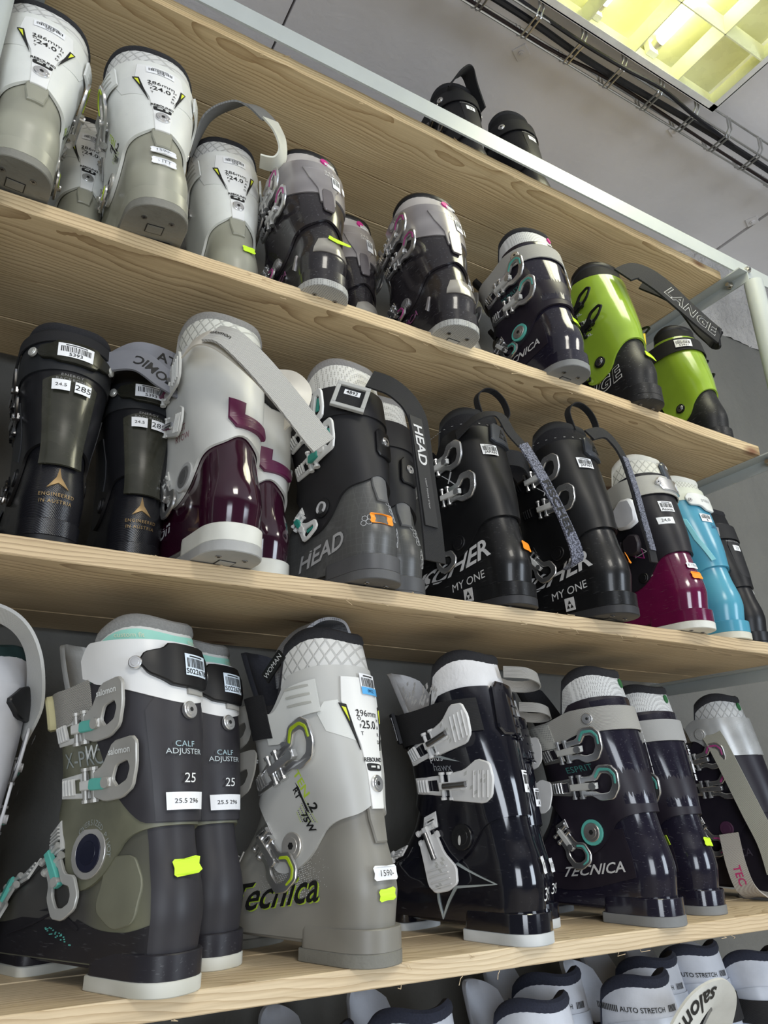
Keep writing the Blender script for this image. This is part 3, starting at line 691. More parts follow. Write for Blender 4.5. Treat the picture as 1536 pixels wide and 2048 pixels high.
# ------------------------------------------------------------------ wooden shelves, three planks each
def shelf(z, label, seed, x1=X1, gap=.0012, under=(.60, .47, .31), dark=(.36, .25, .14), tilts=(.03, .02, .025), x0=X0, knots=True, sag=0):
    sh = empty('wooden_shelf', (X0, 0, z-T)); tag(sh, label, 'shelf', 'pine shelves of the rack')
    rr = random.Random(seed); y = 0
    for k, wd in enumerate((.141, .109, .109)):
        ac = Acc(); n = 60; V = []; F = []; m = wood(seed*10+k, 1, under, dark, tilts[k], knots)
        prof = [(0.0, 0.0), (wd-gap, 0.0), (wd-gap, T), (0.0, T)]; c = .0012
        prof = [(c, 0), (wd-gap-c, 0), (wd-gap, c), (wd-gap, T-c), (wd-gap-c, T), (c, T), (0, T-c), (0, c)]
        jit = [rr.uniform(-.0006, .0006) for _ in range(n+1)]
        for i in range(n+1):
            x = (x0-X0)+(x1-x0)*i/n; u = i/n; sg = sag*4*u*(1-u)
            for (py, pz) in prof: V.append((x, y+py+(jit[i] if py < wd/2 else 0), pz+sg+(k == 1)*.0006))
        for i in range(n):
            for j in range(8): F.append((i*8+j, (i+1)*8+j, (i+1)*8+(j+1) % 8, i*8+(j+1) % 8))
        F.append(tuple(range(8))); F.append(tuple(range(n*8, n*8+8))[::-1])
        ac.add(V, F, m)
        if k == 0:      # splinters left by the saw along the lower edge
            for q in range(14):
                xx = rr.uniform(.05, x1-X0-.05); a = Vector((xx, -.0004, rr.choice((.0, .0, T-.001))))
                sp = Acc(); ac.tube([a, a+Vector((rr.uniform(-.006, .010), -.002, rr.uniform(-.004, -.001))), a+Vector((rr.uniform(-.012, .018), -.003, rr.uniform(-.009, .003)))], .0004, m, 5)
        ac.obj('plank', sh, angle=25); y += wd
    return sh
shelf(Z_A, 'topmost pine shelf under the grey front beam, black boots standing on it', 11, under=(.80, .64, .38), dark=(.46, .31, .15), sag=.004)
shelf(Z_B, 'pine shelf holding the white, silver and lime green boots', 12, under=(.76, .61, .38), dark=(.40, .28, .15), tilts=(.022, .03, .02), sag=.006)
shelf(Z_C, 'pine shelf at mid height holding the maroon, charcoal and black boots', 13, under=(.70, .56, .36), dark=(.36, .26, .15), sag=-.002)
shelf(Z_D, 'lowest fully visible pine shelf, its top face seen under the boots', 14, under=(.78, .65, .45), dark=(.54, .41, .25), knots=False)
shelf(Z_E, 'bottom pine shelf below the frame edge holding white boots', 15)

# ------------------------------------------------------------------ ceiling light, cable tray, washers
LX, LY = 1.155, -.372
lamp = empty('ceiling_light', (LX, LY, CEIL)); tag(lamp, 'square white fluorescent ceiling light with yellow-lit louver cells', 'ceiling light')
m_lw = plastic((.80, .80, .76), .35); m_louv = plastic((.92, .93, .58), .25, var=.02)
ac = Acc(); H = .30; hz = .070
for sx, sy, dx, dy in ((-1, 0, .004, 2*H), (1, 0, .004, 2*H), (0, -1, 2*H, .004), (0, 1, 2*H, .004)):
    ac.box((sx*H, sy*H, -hz/2), (dx, dy, hz), m_lw)
    ac.box((sx*(H-.008), sy*(H-.008), -hz+.001), (dx if sx == 0 else .018, dy if sy == 0 else .018, .002), m_lw)
ac.obj('frame', lamp, smooth=False)
ac = Acc(); ac.box((0, 0, -.003), (2*H, 2*H, .004), m_louv); ac.obj('reflector', lamp, smooth=False)
ac = Acc(); n = 4; c = 2*H/n
for i in range(n+1):
    a = -H+i*c
    # V section blades (wider on top)
    for ax in (0, 1):
        w0, w1 = .0015, .012; L_ = H-.002; z0, z1 = -hz+.002, -hz+.042
        P = [(a-w0, z0), (a+w0, z0), (a+w1, z1), (a-w1, z1)]; V = []
        for e in (-L_, L_):
            for q, z in P: V.append((e, min(max(q, -H+.003), H-.003), z) if ax == 0 else (min(max(q, -H+.003), H-.003), e, z))
        ac.add(V, [(0, 1, 2, 3), (7, 6, 5, 4), (0, 4, 5, 1), (1, 5, 6, 2), (2, 6, 7, 3), (3, 7, 4, 0)], m_louv)
ac.obj('louver', lamp, smooth=False)
m_tube = emis((1, .97, .62), 7, 'fluorescent tube'); 
for x in (-.125, .062):
    ac = Acc(); ac.tube([(x, -H+.03, -.022), (x, H-.03, -.022)], .0125, m_tube, 16); tb = ac.obj('tube', lamp)
    for e in (-1, 1):
        ac = Acc(); ac.box((x, e*(H-.018), -.020), (.030, .014, .034), m_lw); ac.tube([(x, e*(H-.03), -.022), (x, e*(H-.045), -.022)], .0132, m_steel, 16); ac.obj('tube_socket', tb, smooth=True)
# wire cable tray running along the shelf
tray = empty('cable_tray', (.4, -.02, CEIL)); tag(tray, 'zinc wire basket cable tray hanging under the ceiling beside the light', 'cable tray')
m_zinc = plastic((.50, .50, .49), .3, metal=1, var=.1)
ac = Acc(); y0t, y1t = -.045, .035; zb, zt_ = -.088, -.040; xa, xb = -.3, 3.4; step = .13
for (y, z) in ((y0t, zt_), (y1t, zt_), (y0t+.012, zb), (y1t-.012, zb)):
    pts = []; x = xa; k = 0
    while x < xb: 
        pts += [(x, y, z), (x+step*.86, y, z-.0), (x+step, y+.0, z)]; x += step
    ac.tube(pts, .0026, m_zinc, 6)
ac.obj('long_wires', tray)
x = xa
while x < xb:
    ac = Acc()
    for dx in (0, .012): ac.tube([(x+dx, y0t, zt_+.004), (x+dx, y0t+.002, zb+.012), (x+dx, y0t+.014, zb-.003), (x+dx, y1t-.014, zb-.003), (x+dx, y1t-.002, zb+.012), (x+dx, y1t, zt_+.004)], .0026, m_zinc, 6)
    o = ac.obj('cross_wire', tray); x += step
for x in (.35, 1.5, 2.6):
    for y in (y0t, y1t): ac = Acc(); ac.tube([(x, y, zt_), (x, y, 0)], .003, m_zinc, 6); ac.obj('hanger', tray)
m_cab = plastic((.015, .015, .02), .4)
for n_, (lab, pts, rad) in enumerate([
    ('thick black cable lying in the wire tray behind the ceiling light', [(.1, -.02, 2.812), (.8, -.03, 2.812), (1.1, -.02, 2.815), (1.6, -.03, 2.812), (2.4, -.015, 2.812), (3.6, -.02, 2.812)], .008),
    ('black cable sagging out of the tray beside the ceiling light corner', [(.6, -.045, 2.85), (.95, -.055, 2.80), (1.12, -.07, 2.772), (1.25, -.075, 2.775), (1.40, -.055, 2.79), (1.62, -.03, 2.815)], .005),
    ('thin dark red cable lying along the tray above the black one', [(.1, 0, 2.822), (.9, .006, 2.820), (1.2, -.005, 2.823), (1.9, .004, 2.82), (3.6, 0, 2.82)], .004)]):
    P = [Vector(p) for p in pts]; Q = []
    for i in range(len(P)-1):
        a, b, c_, d = P[max(i-1, 0)], P[i], P[i+1], P[min(i+2, len(P)-1)]
        for k in range(8):
            t = k/8; Q.append(.5*((2*b)+(c_-a)*t+(2*a-5*b+4*c_-d)*t*t+(3*b-a-3*c_+d)*t**3))
    Q.append(P[-1]); ac = Acc(); ac.tube(Q, rad, m_cab if n_ < 2 else plastic((.035, .02, .02), .4), 8); tag(ac.obj('electric_cable'), lab, 'cable')
for k, (x, y, rz, lab) in enumerate([(.957, .082, .5, 'square plate washer on the ceiling above the two black boots'), (1.478, .048, .3, 'square plate washer on the ceiling between black boots and cable tray'), (1.975, .165, .4, 'square plate washer beside the ceiling crack near the broken concrete')]):
    wsh = empty('plate_washer', (x, y, CEIL), (0, 0, rz)); tag(wsh, lab, 'washer')
    ac = Acc(); ac.box((0, 0, -.002), (.034, .034, .004), m_ceil); ac.obj('plate', wsh, smooth=False, bevel=.001)
    ac = Acc(); ac.tube([(0, 0, -.003), (0, 0, -.007)], .008, m_ceil, 14); ac.tube([(0, 0, -.006), (0, 0, -.010)], .004, m_ceil, 6); ac.obj('screw', wsh)
# ------------------------------------------------------------------ boot styles
def mesh_liner(c=(.62, .63, .63)): return pattern(c, tuple(q*.45 for q in c), 'dots', 420, .6, .6)
def quilt(c=(.66, .66, .64)): return pattern(c, tuple(q*.72 for q in c), 'quilt', 28, .5, .8)
m_web = pattern((.44, .43, .40), (.24, .235, .22), 'weave', 330, .8, .8)
m_webk = pattern((.010, .010, .012), (.030, .030, .033), 'weave', 330, .85, .8)
m_lime = plastic((.42, .56, .02), .4); m_teal = plastic((.10, .42, .36), .4); m_mag = plastic((.42, .06, .24), .4)

def tec_white(L, x, y, z, side=-1, code='2078', size='24.0', mm='286mm', price=None, yellow=False, full=False, liner_hi=.352, blue=False, **k):
    k.setdefault('group', 'silver white ski boots with calf scale')
    b = Boot(L, x, y, z, side=side, notch=1, **k)
    shell = pattern((.30, .295, .235), (.37, .365, .29), 'shape', 14, .35, 0, name='smoky translucent plastic') if not full else pattern((.20, .19, .165), (.27, .26, .23), 'shape', 9, .40, 0, name='smoky translucent plastic')
    cuff = plastic((.74, .75, .71), .34, var=.03, wear=.25) if not full else pattern((.47, .47, .45), (.58, .58, .555), 'shape', 9, .4, 0)
    b.body(shell, cuff, quilt(), m_fleece, heel=shell, pad=plastic((.19, .185, .16), .6, bump=.5, scale=120), liner_hi=liner_hi, tongue=pattern((.03, .032, .045), (.06, .062, .075), 'fuzz', 300, .9, .6))
    W = plastic((.80, .80, .78), .35, var=.02); Wh = plastic((.70, .71, .68), .35, var=.02)
    # white calf plate with the adjusting scale on the back
    b.poly('calf_plate', W, [(-.026, .050), (.026, .050), (.030, .020), (.016, -.030), (.013, -.062), (.012, -.10), (-.012, -.10), (-.013, -.062), (-.016, -.030), (-.030, .020)], 0, .253, off=.0047, th=.0022, ch=.0006)
    for sg in (-1, 1):      # ribbed wings
        b.poly('calf_wing', Wh, [(sg*a, c_) for a, c_ in [(.020, -.026), (.052, -.014), (.058, .006), (.048, .020), (.033, .022)]], 0, .253, off=.0045, th=.0014, ch=.0004)
        b.poly('scale_wedge', m_ink, [(sg*a, c_) for a, c_ in [(.017, -.036), (.025, .016), (.033, .018)]], 0, .253, off=.0066, th=.0008)
        b.poly('scale_wedge', plastic((.75, .80, .04), .5), [(sg*a, c_) for a, c_ in [(.0245, -.004), (.0262, .012), (.0305, .0135)]], 0, .253, off=.0072, th=.0008)
    ac = Acc(); z_ = .253
    b.textto(ac, mm, .011, m_ink, 0, z_, off=.0068, b=.006); b.textto(ac, size, .013, m_ink, 0, z_, off=.0068, b=-.007, bold=.01)
    for q, ch in enumerate('SOFT'): b.textto(ac, ch, .006, m_ink, 0, z_, off=.0068, a=-.0135+.0006*q, b=.008-.0085*q, bold=.01)
    for q, ch in enumerate('HARD'): b.textto(ac, ch, .006, m_ink, 0, z_, off=.0068, a=.0165-.001*q, b=-.001-.0085*q, bold=.01)
    b.textto(ac, 'REBOUND', .0065, m_ink, 0, z_, off=.0068, b=-.047, bold=.03); ac.obj('lettering', b.root, smooth=False)
    o = rnd_poly([(-.010, -.0045), (.010, -.0045), (.0105, .003), (-.0105, .0045)]); b.poly('emblem', m_ink, o, 0, .198, off=.0068, th=.0008)
    b.poly('emblem', Wh, [(-.006, -.001), (.0, -.001), (.0, .001), (-.006, .001)], 0, .198, off=.0076, th=.0008); b.poly('emblem', Wh, [(.003, -.002), (.0065, -.002), (.0065, .0015), (.003, .0015)], 0, .198, off=.0076, th=.0008)
    b.rivet(0, .180, .0095, m_steel, off=.007)
    b.sticker(0, .290, .034, .014, off=.0072, txt=code, bars=1) if not blue else b.sticker(.03, .295, .030, .026, off=.0075, txt=code)
    if blue: b.sticker(.03, .2865, .030, .009, off=.0085, kind='text', txt='0952', col=plastic((.10, .42, .80), .5), name='price_sticker')
    # ribbed plastic power strap halves with buckle pieces
    for sg in (-1, 1):
        b.patch('power_strap', Wh, lambda v: .262-.034*sm(abs(v), .12, .6)+.0, lambda v: .300-.036*sm(abs(v), .12, .6), v0=.165 if sg > 0 else -.72, v1=.72 if sg > 0 else -.165, off=.0105, th=.003, nz=4, nv=30)
        for q in range(3): b.poly('strap_slot', plastic((.48, .48, .44), .5), rnd_poly([(-.016, -.0016), (.016, -.0016), (.016, .0016), (-.016, .0016)]), sg*.235, .291-q*.010, rot=-.09*sg, off=.0106, th=.0006)
        b.poly('strap_clip', m_steel, rnd_poly([(-.006, -.010), (.006, -.010), (.006, .010), (-.006, .010)], n=1), sg*.50, .222, off=.006, th=.004, ch=.001)
    b.rivet(b.side*.50, .115, .015, plastic((.62, .60, .56), .3, metal=.7), off=.0055, h=.002, name='pivot')
    b.rivet(-b.side*.50, .115, .015, plastic((.62, .60, .56), .3, metal=.7), off=.0055, h=.002, name='pivot')
    b.buckle(side*.60, .205, rot=.45, kind='loop', inlay=m_lime, off=.007, sc=1.12, lift=.15)
    b.buckle(side*.665, .112, rot=-.75, kind='loop', inlay=m_lime, off=.004, sc=.95, ladlen=.034); b.buckle(side*.775, .080, rot=-.9, kind='loop', inlay=m_lime, off=.004, sc=.85, ladlen=.03)
    # side marks
    ac = Acc(); gl = plastic((.45, .62, .05), .5)
    vv, zz, rr = side*.355, .165, -1.12 if side < 0 else 1.12
    b.textto(ac, 'TEN', .017, gl, vv, zz, rr, .0055, a=-.020, b=.002, bold=.02); b.textto(ac, '.2', .017, m_ink, vv, zz, rr, .0055, a=.008, b=.002, bold=.03)
    b.textto(ac, 'RT', .011, m_ink, vv, zz, rr, .0055, a=-.014, b=-.012, bold=.03); b.textto(ac, '75W', .011, m_ink, vv, zz, rr, .0055, a=.020, b=-.014, bold=.03)
    for q in range(9): b.textto(ac, '.'*max(3, 14-q), .010, m_ink if q % 2 else gl, vv, zz, rr, .0055, a=.010, b=-.004-.0022*q)
    ac.obj('lettering', b.root, smooth=False)
    b.poly('stripe', m_ink, [(-.030, .004), (-.022, .004), (.006, -.008), (.002, -.009), (-.020, .0)], vv, zz-.004, rr+.35, off=.0055, th=.0007)
    if full:
        b.text('Tecnica', .044, m_ink, side*.50, .066, rot=.16, off=.001, name='lettering', shear=.25, bold=.012, h=.0012)
        gl2 = Acc(); b.textto(gl2, 'Tecnica', .044, gl, side*.50, .066, rot=.16, off=.0006, shear=.25, bold=.012, a=.0012, b=-.0012, h=.0006); gl2.obj('lettering', b.root, smooth=False)
        ac = Acc(); dm = plastic((.62, .62, .60), .5); rq = random.Random(5)
        for i in range(46):
            for j in range(22):
                a = -.055+i*.0026; c_ = -.018+j*.0024; lim = 1-abs((a+.005)/.062)
                if rq.random() < lim*1.15-.15*abs(j-9)/9:
                    s_ = .0009*max(.35, lim); P = [(a-s_, c_-s_, .0004), (a+s_, c_-s_, .0004), (a+s_, c_+s_, .0004), (a-s_, c_+s_, .0004)]
                    ac.add(b.wrap(P, side*.44, .078, .28, .0005), [(0, 1, 2, 3)], dm)
        ac.obj('dot_print', b.root, smooth=False)
    if price: b.tagst(.0 if not full else -.02, .105 if not full else .088, m_paper, off=.0045 if not full else .0055, txt=price, wd=.030, ht=.014)
    if price and not full: b.tagst(.0, .083, m_paper, off=.0025, txt='- ITT', wd=.030, ht=.014, label='half worn white price sticker')
    if yellow: b.tagst(.05 if not full else -.02, .088 if not full else .068, m_yel, rot=0.1, off=.003 if not full else .002, wd=.020, ht=.012, curl=.5)
    return b

def tec_pink(L, x, y, z, side=-1, yellow=False, **k):
    k.setdefault('group', 'silver and black ski boots with magenta buckles')
    b = Boot(L, x, y, z, side=side, **k)
    dark = plastic((.035, .030, .035), .20, coat=.5, wear=.35); silver = pattern((.42, .40, .40), (.30, .28, .285), 'shape', 14, .25, 0, metal=.35)
    b.body(plastic((.030, .026, .030), .22, coat=.4, wear=.4), dark, pattern((.50, .47, .45), (.38, .36, .35), 'shape', 18, .5, 0), m_black, pad=pattern((.42, .42, .40), (.25, .25, .24), 'dots', 300, .6, .5), spine=False)
    b.patch('cuff_top', silver, lambda v: .225+.030*sm(abs(v), .10, .42), lambda v: .318-.035*sm(abs(v), .25, .9), v0=-.55, v1=.55, off=.0075, th=.004, nz=8, nv=50)
    b.poly('calf_plate', silver, [(-.030, .040), (.030, .040), (.024, .010), (.014, -.020), (.013, -.055), (-.013, -.055), (-.014, -.020), (-.024, .010)], 0, .255, off=.0078, th=.002, ch=.0006)
    b.poly('spine_window', plastic((.13, .115, .12), .12, coat=.6), rnd_poly([(-.0095, -.030), (.0095, -.030), (.0075, .028), (-.0075, .028)]), 0, .208, off=.0095, th=.0018, ch=.0008)
    for sg in (-1, 1): b.rivet(sg*.33, .298, .011, silver, off=.0085, hexr=False, inner=plastic((.45, .43, .43), .3))
    b.poly('heel_window', pattern((.34, .32, .28), (.20, .185, .165), 'shape', 30, .15, 0), [(-.020, .012), (-.028, -.010), (-.030, -.022), (.030, -.022), (.028, -.010), (.020, .012), (.0, .018)], 0, .095, off=.0005, th=.0012, ch=.0004)
    b.poly('pink_dot', m_pinkm, ell(0, 0, .0075), .02, .340, off=.0035, th=.0012)
    b.sticker(.03, .322, .017, .008, off=.009, kind='text', txt='25W20') 
    b.sticker(.05, .268, .014, .034, off=.0105, txt='', name='barcode_label'); b.sticker(.10, .268, .006, .018, off=.0105, kind='text', txt='')
    b.text('24.5', .010, plastic((.62, .60, .58), .5), .02, .293, off=.0100); b.text('285mm', .008, plastic((.62, .60, .58), .5), .03, .284, off=.0100)
    b.buckles('loop', inlay=m_mag, zs=(.258, .212), v=.50, off=.008)
    b.rivet(side*.50, .110, .012, plastic((.35, .34, .34), .3, metal=.6), off=.0055, hexr=False, name='pivot')
    b.text('TECNICA', .020, plastic((.30, .08, .22), .4), side*.46, .062, rot=.28, off=.001, shear=.2)
    b.poly('triangle_mark', silver, [(0, 0), (.012, .022), (.016, .020), (.006, -.006)], side*.30, .062, off=.001, th=.001)
    if yellow: b.tagst(.04, .108, m_yel, rot=-.25, off=.004, wd=.030, ht=.012, curl=.9)
    return b

def esprit(L, x, y, z, side=-1, yellow=None, dot=(.02, .13, .04), size='25.0', strapmat=None, salom=False, big=False, **k):
    k.setdefault('group', 'dark purple ski boots')
    b = Boot(L, x, y, z, side=side, notch=0, **k)
    dk = plastic((.026, .020, .032), .42, var=.15); gl = plastic((.022, .019, .036), .14, coat=.6, wear=.3)
    b.body(gl, dk, mesh_liner(), m_fleece, pad=plastic((.20, .205, .205), .6, bump=.3), spine=False, tongue=m_fleece)
    b.patch('rear_spoiler', gl, lambda v: .160-.0*abs(v), lambda v: .316-.10*sm(abs(v), .14, .26)*0-.010*abs(v)*4, v0=-.17, v1=.17, off=.0058, th=.003, nz=14, nv=20)
    b.patch('side_panel', dk, lambda v: .052+.012*math.sin(abs(v)*9), lambda v: .125, v0=side*.80 if side < 0 else .24, v1=side*.24 if side < 0 else .80, off=.0014, th=.003, nz=10, nv=40)
    b.poly('pink_dot' if dot[0] > .2 else 'green_dot', plastic(dot, .4), ell(0, 0, .005, .0075), .04, .341, off=.0035, th=.0012)
    b.strap(strapmat or m_web, z0=.284, ht=.036, off=.0100, tilt=.022)
    b.rivet(side*.20, .283, .0085, m_steel, off=.0105); b.rivet(-side*.20, .283, .0085, m_steel, off=.0105)
    if salom:
        b.strap(pattern((.42, .42, .39), (.25, .25, .24), 'dots', 300, .8, .3), z0=.276, ht=.036, off=.0118, v0=-.93, v1=-.66, name='strap_end', tilt=.016)
        b.text('salomon', .014, m_ink, -.86, .262, off=.0122, bold=.01)
    b.buckles('loop', inlay=m_teal, zs=(.238, .186), v=.51, metal=m_steel, off=.007, sc=1.08, rots=(.12, .05), arm=plastic((.50, .50, .48), .4))
    b.rivet(side*.46, .120, .0135, plastic((.40, .38, .36), .3, metal=.8), off=.0055, ring=m_teal, name='pivot', h=.004)
    b.text('TECNICA', .019 if not big else .0195, plastic((.60, .60, .60), .4), side*.42, .070, rot=.12, off=.003, shear=.25, bold=.014, sx=1.25)
    b.text('ESPRIT', .0125, plastic((.05, .20, .18), .4), side*.46, .212, rot=.10, off=.0056, spacing=1.05, sx=1.3)
    lab = b.sticker(.075, .232, .012, .040, off=.0096, name='barcode_label', txt='')
    b.sticker(.075, .205, .012, .010, off=.0096, kind='text', txt='25'); b.text(size, .010, plastic((.6, .6, .62), .5), .06, .262, rot=-1.4, off=.0095)
    b.text('F25.0', .009, plastic((.6, .6, .62), .5), .06, .024, off=.006)
    if yellow is not None: b.tagst(yellow[0], yellow[1], m_yel, rot=-.1, off=.003, wd=yellow[2] if len(yellow) > 2 else .022, ht=.013)
    return b

def lange(L, x, y, z, side=-1, yellow=False, **k):
    k.setdefault('group', 'lime green ski boots')
    b = Boot(L, x, y, z, side=side, notch=0, **k)
    green = plastic((.27, .41, .035), .18, coat=.5, var=.05); blk = plastic((.018, .018, .020), .42, wear=.5); yl = plastic((.85, .62, .02), .4)
    b.body(blk, green, plastic((.014, .014, .015), .7, bump=.3), m_black, pad=blk, spine=False,
           cuff_hi=lambda v: .322-.055*sm(abs(v), .28, .6), cuff_lo=lambda v: .150+.02*sm(abs(v), .6, .95)-.075*math.exp(-((abs(v)-.42)/.20)**2)-.0*abs(v))
    b.buckles('thin', metal=m_black, lad=m_black, arm=m_black, inlay=yl if side > 0 else m_dsteel, zs=(.255, .205), v=.50, off=.006, sc=1.15, rots=(.15, .12))
    b.rivet(side*.40, .118, .009, m_dsteel, off=.0055, ring=m_black, name='pivot', h=.005); b.rivet(-side*.40, .118, .009, m_dsteel, off=.0055, ring=m_black, name='pivot', h=.005)
    if side > 0: b.poly('buckle_tip', yl, [(-.004, .0), (.006, .0), (.010, -.026), (.002, -.028)], side*.27, .215, off=.012, th=.003)
    else:
        for zz in (.205,): b.buckle(.30, zz, side=1, rot=-.3, kind='thin', metal=m_black, lad=m_black, arm=yl, off=.006, inlay=yl)
        b.poly('buckle_tip', yl, [(-.004, .0), (.006, .0), (.010, -.024), (.002, -.026)], .17, .190, off=.012, th=.003)
    wl = plastic((.70, .71, .70), .5)
    def outline(t, size, v, z_, rot, off):
        a1 = Acc(); b.textto(a1, t, size, wl, v, z_, rot, off, bold=.045, shear=.2, spacing=1.2, sx=1.15); a1.obj('lettering', b.root, smooth=False)
        a2 = Acc(); b.textto(a2, t, size, blk, v, z_, rot, off+.0006, bold=.012, shear=.2, spacing=1.2, sx=1.15); a2.obj('lettering', b.root, smooth=False)
    outline('LANGE', .040, side*.46, .060, .22, .001)
    b.text('80', .015, plastic((.8, .85, .7), .4), side*.40, .222, rot=-.05, off=.0062, bold=.03, sx=1.3); b.text('RT', .012, plastic((.65, .72, .05), .4), side*.40, .209, rot=-.05, off=.0062, sx=1.3)
    b.text('XC', .020, m_ink, side*.47, .205, rot=-.05, off=.0062, bold=.03); 
    for zz in (.246, .190): b.text('XL', .009, wl, side*.44, zz, off=.0064, bold=.02, sx=1.3)
    b.poly('yellow_stripe', yl, [(-.02, .03), (-.018, .03), (.006, -.01), (.03, .006), (.03, .008), (.005, -.007)], side*.42, .085, off=.001, th=.0008)
    if yellow: b.tagst(.04, .105, m_yel, rot=-.12, off=.004, wd=.030, ht=.014, curl=.3)
    return b

def atomic_dark(L, x, y, z, side=-1, **k):
    k.setdefault('group', 'black ski boots with gold emblem')
    b = Boot(L, x, y, z, side=side, notch=0, **k)
    sh = pattern((.008, .008, .010), (.020, .020, .024), 'weave', 260, .2, .25); cf = plastic((.018, .018, .021), .32, var=.2); gry = plastic((.040, .043, .050), .5)
    b.body(sh, cf, plastic((.020, .020, .022), .8), m_fleece, pad=m_black, spine=False, tongue=m_webk)
    b.patch('rear_spoiler', plastic((.055, .055, .040), .25, coat=.3, var=.3), .112, lambda v: .262-.012*(v/.11)**2, v0=-.11, v1=.11, off=.0064, th=.003, nz=12, nv=16)
    b.patch('calf_collar', plastic((.03, .032, .036), .5), lambda v: .270-.01*abs(v), lambda v: .322-.05*sm(abs(v), .25, .8), v0=-.8, v1=.8, off=.0068, th=.003, nz=6, nv=60)
    for sg in (-1, 1): b.poly('side_inlay', gry, [(sg*a, c) for a, c in [(-.012, .045), (.030, .055), (.030, -.03), (.006, -.045), (-.014, .0)]], sg*.36, .185, off=.0055, th=.0015)
    b.poly('label_holder', plastic((.03, .03, .022), .25), rnd_poly([(-.045, .0), (-.040, -.012), (-.026, -.014), (-.018, -.019), (.026, -.019), (.030, -.012), (.045, -.010), (.050, .0), (.045, .008), (.030, .012), (.026, .019), (-.020, .019), (-.028, .012), (-.040, .010)], n=1), 0, .300, off=.0098, th=.004, ch=.001)
    for sg in (-1, 1): b.rivet(sg*.150, .300, .0070, plastic((.6, .6, .56), .35, metal=.5), off=.0125, hexr=False)
    b.sticker(0, .300, .040, .024, off=.0140, txt='5393')
    b.sticker(-.035, .240, .020, .018, off=.0100, kind='text', txt='24.5'); b.sticker(.040, .240, .019, .018, off=.0100, kind='text', txt='285', name='size_label')
    b.text('ENERGY', .0062, plastic((.2, .2, .2), .5), 0, .258, off=.0098, spacing=1.2); b.text('BACKBONE', .0062, plastic((.2, .2, .2), .5), 0, .251, off=.0098, spacing=1.2)
    gold = plastic((.30, .20, .09), .4, metal=.5)
    b.poly('emblem', gold, [(0, .020), (.003, .004), (.013, -.012), (.0, -.004), (-.013, -.012), (-.003, .004)], 0, .090, off=.0005, th=.001)
    b.text('ENGINEERED', .0065, gold, 0, .069, off=.0008, spacing=1.2, bold=.01); b.text('IN AUSTRIA', .0065, gold, 0, .060, off=.0008, spacing=1.2, bold=.01)
    b.text('HAWX', .016, gold, side*.55, .19, rot=-.2, off=.0060, shear=.2)
    for sg in (-1, 1): b.rivet(sg*.44, .118, .013, m_black, off=.005, inner=plastic((.1, .1, .11), .2), hexr=False, name='pivot')
    b.buckles('thin', metal=m_dsteel, lad=m_black, arm=m_dsteel, inlay=m_black, zs=(.25, .205), v=.5)
    return b

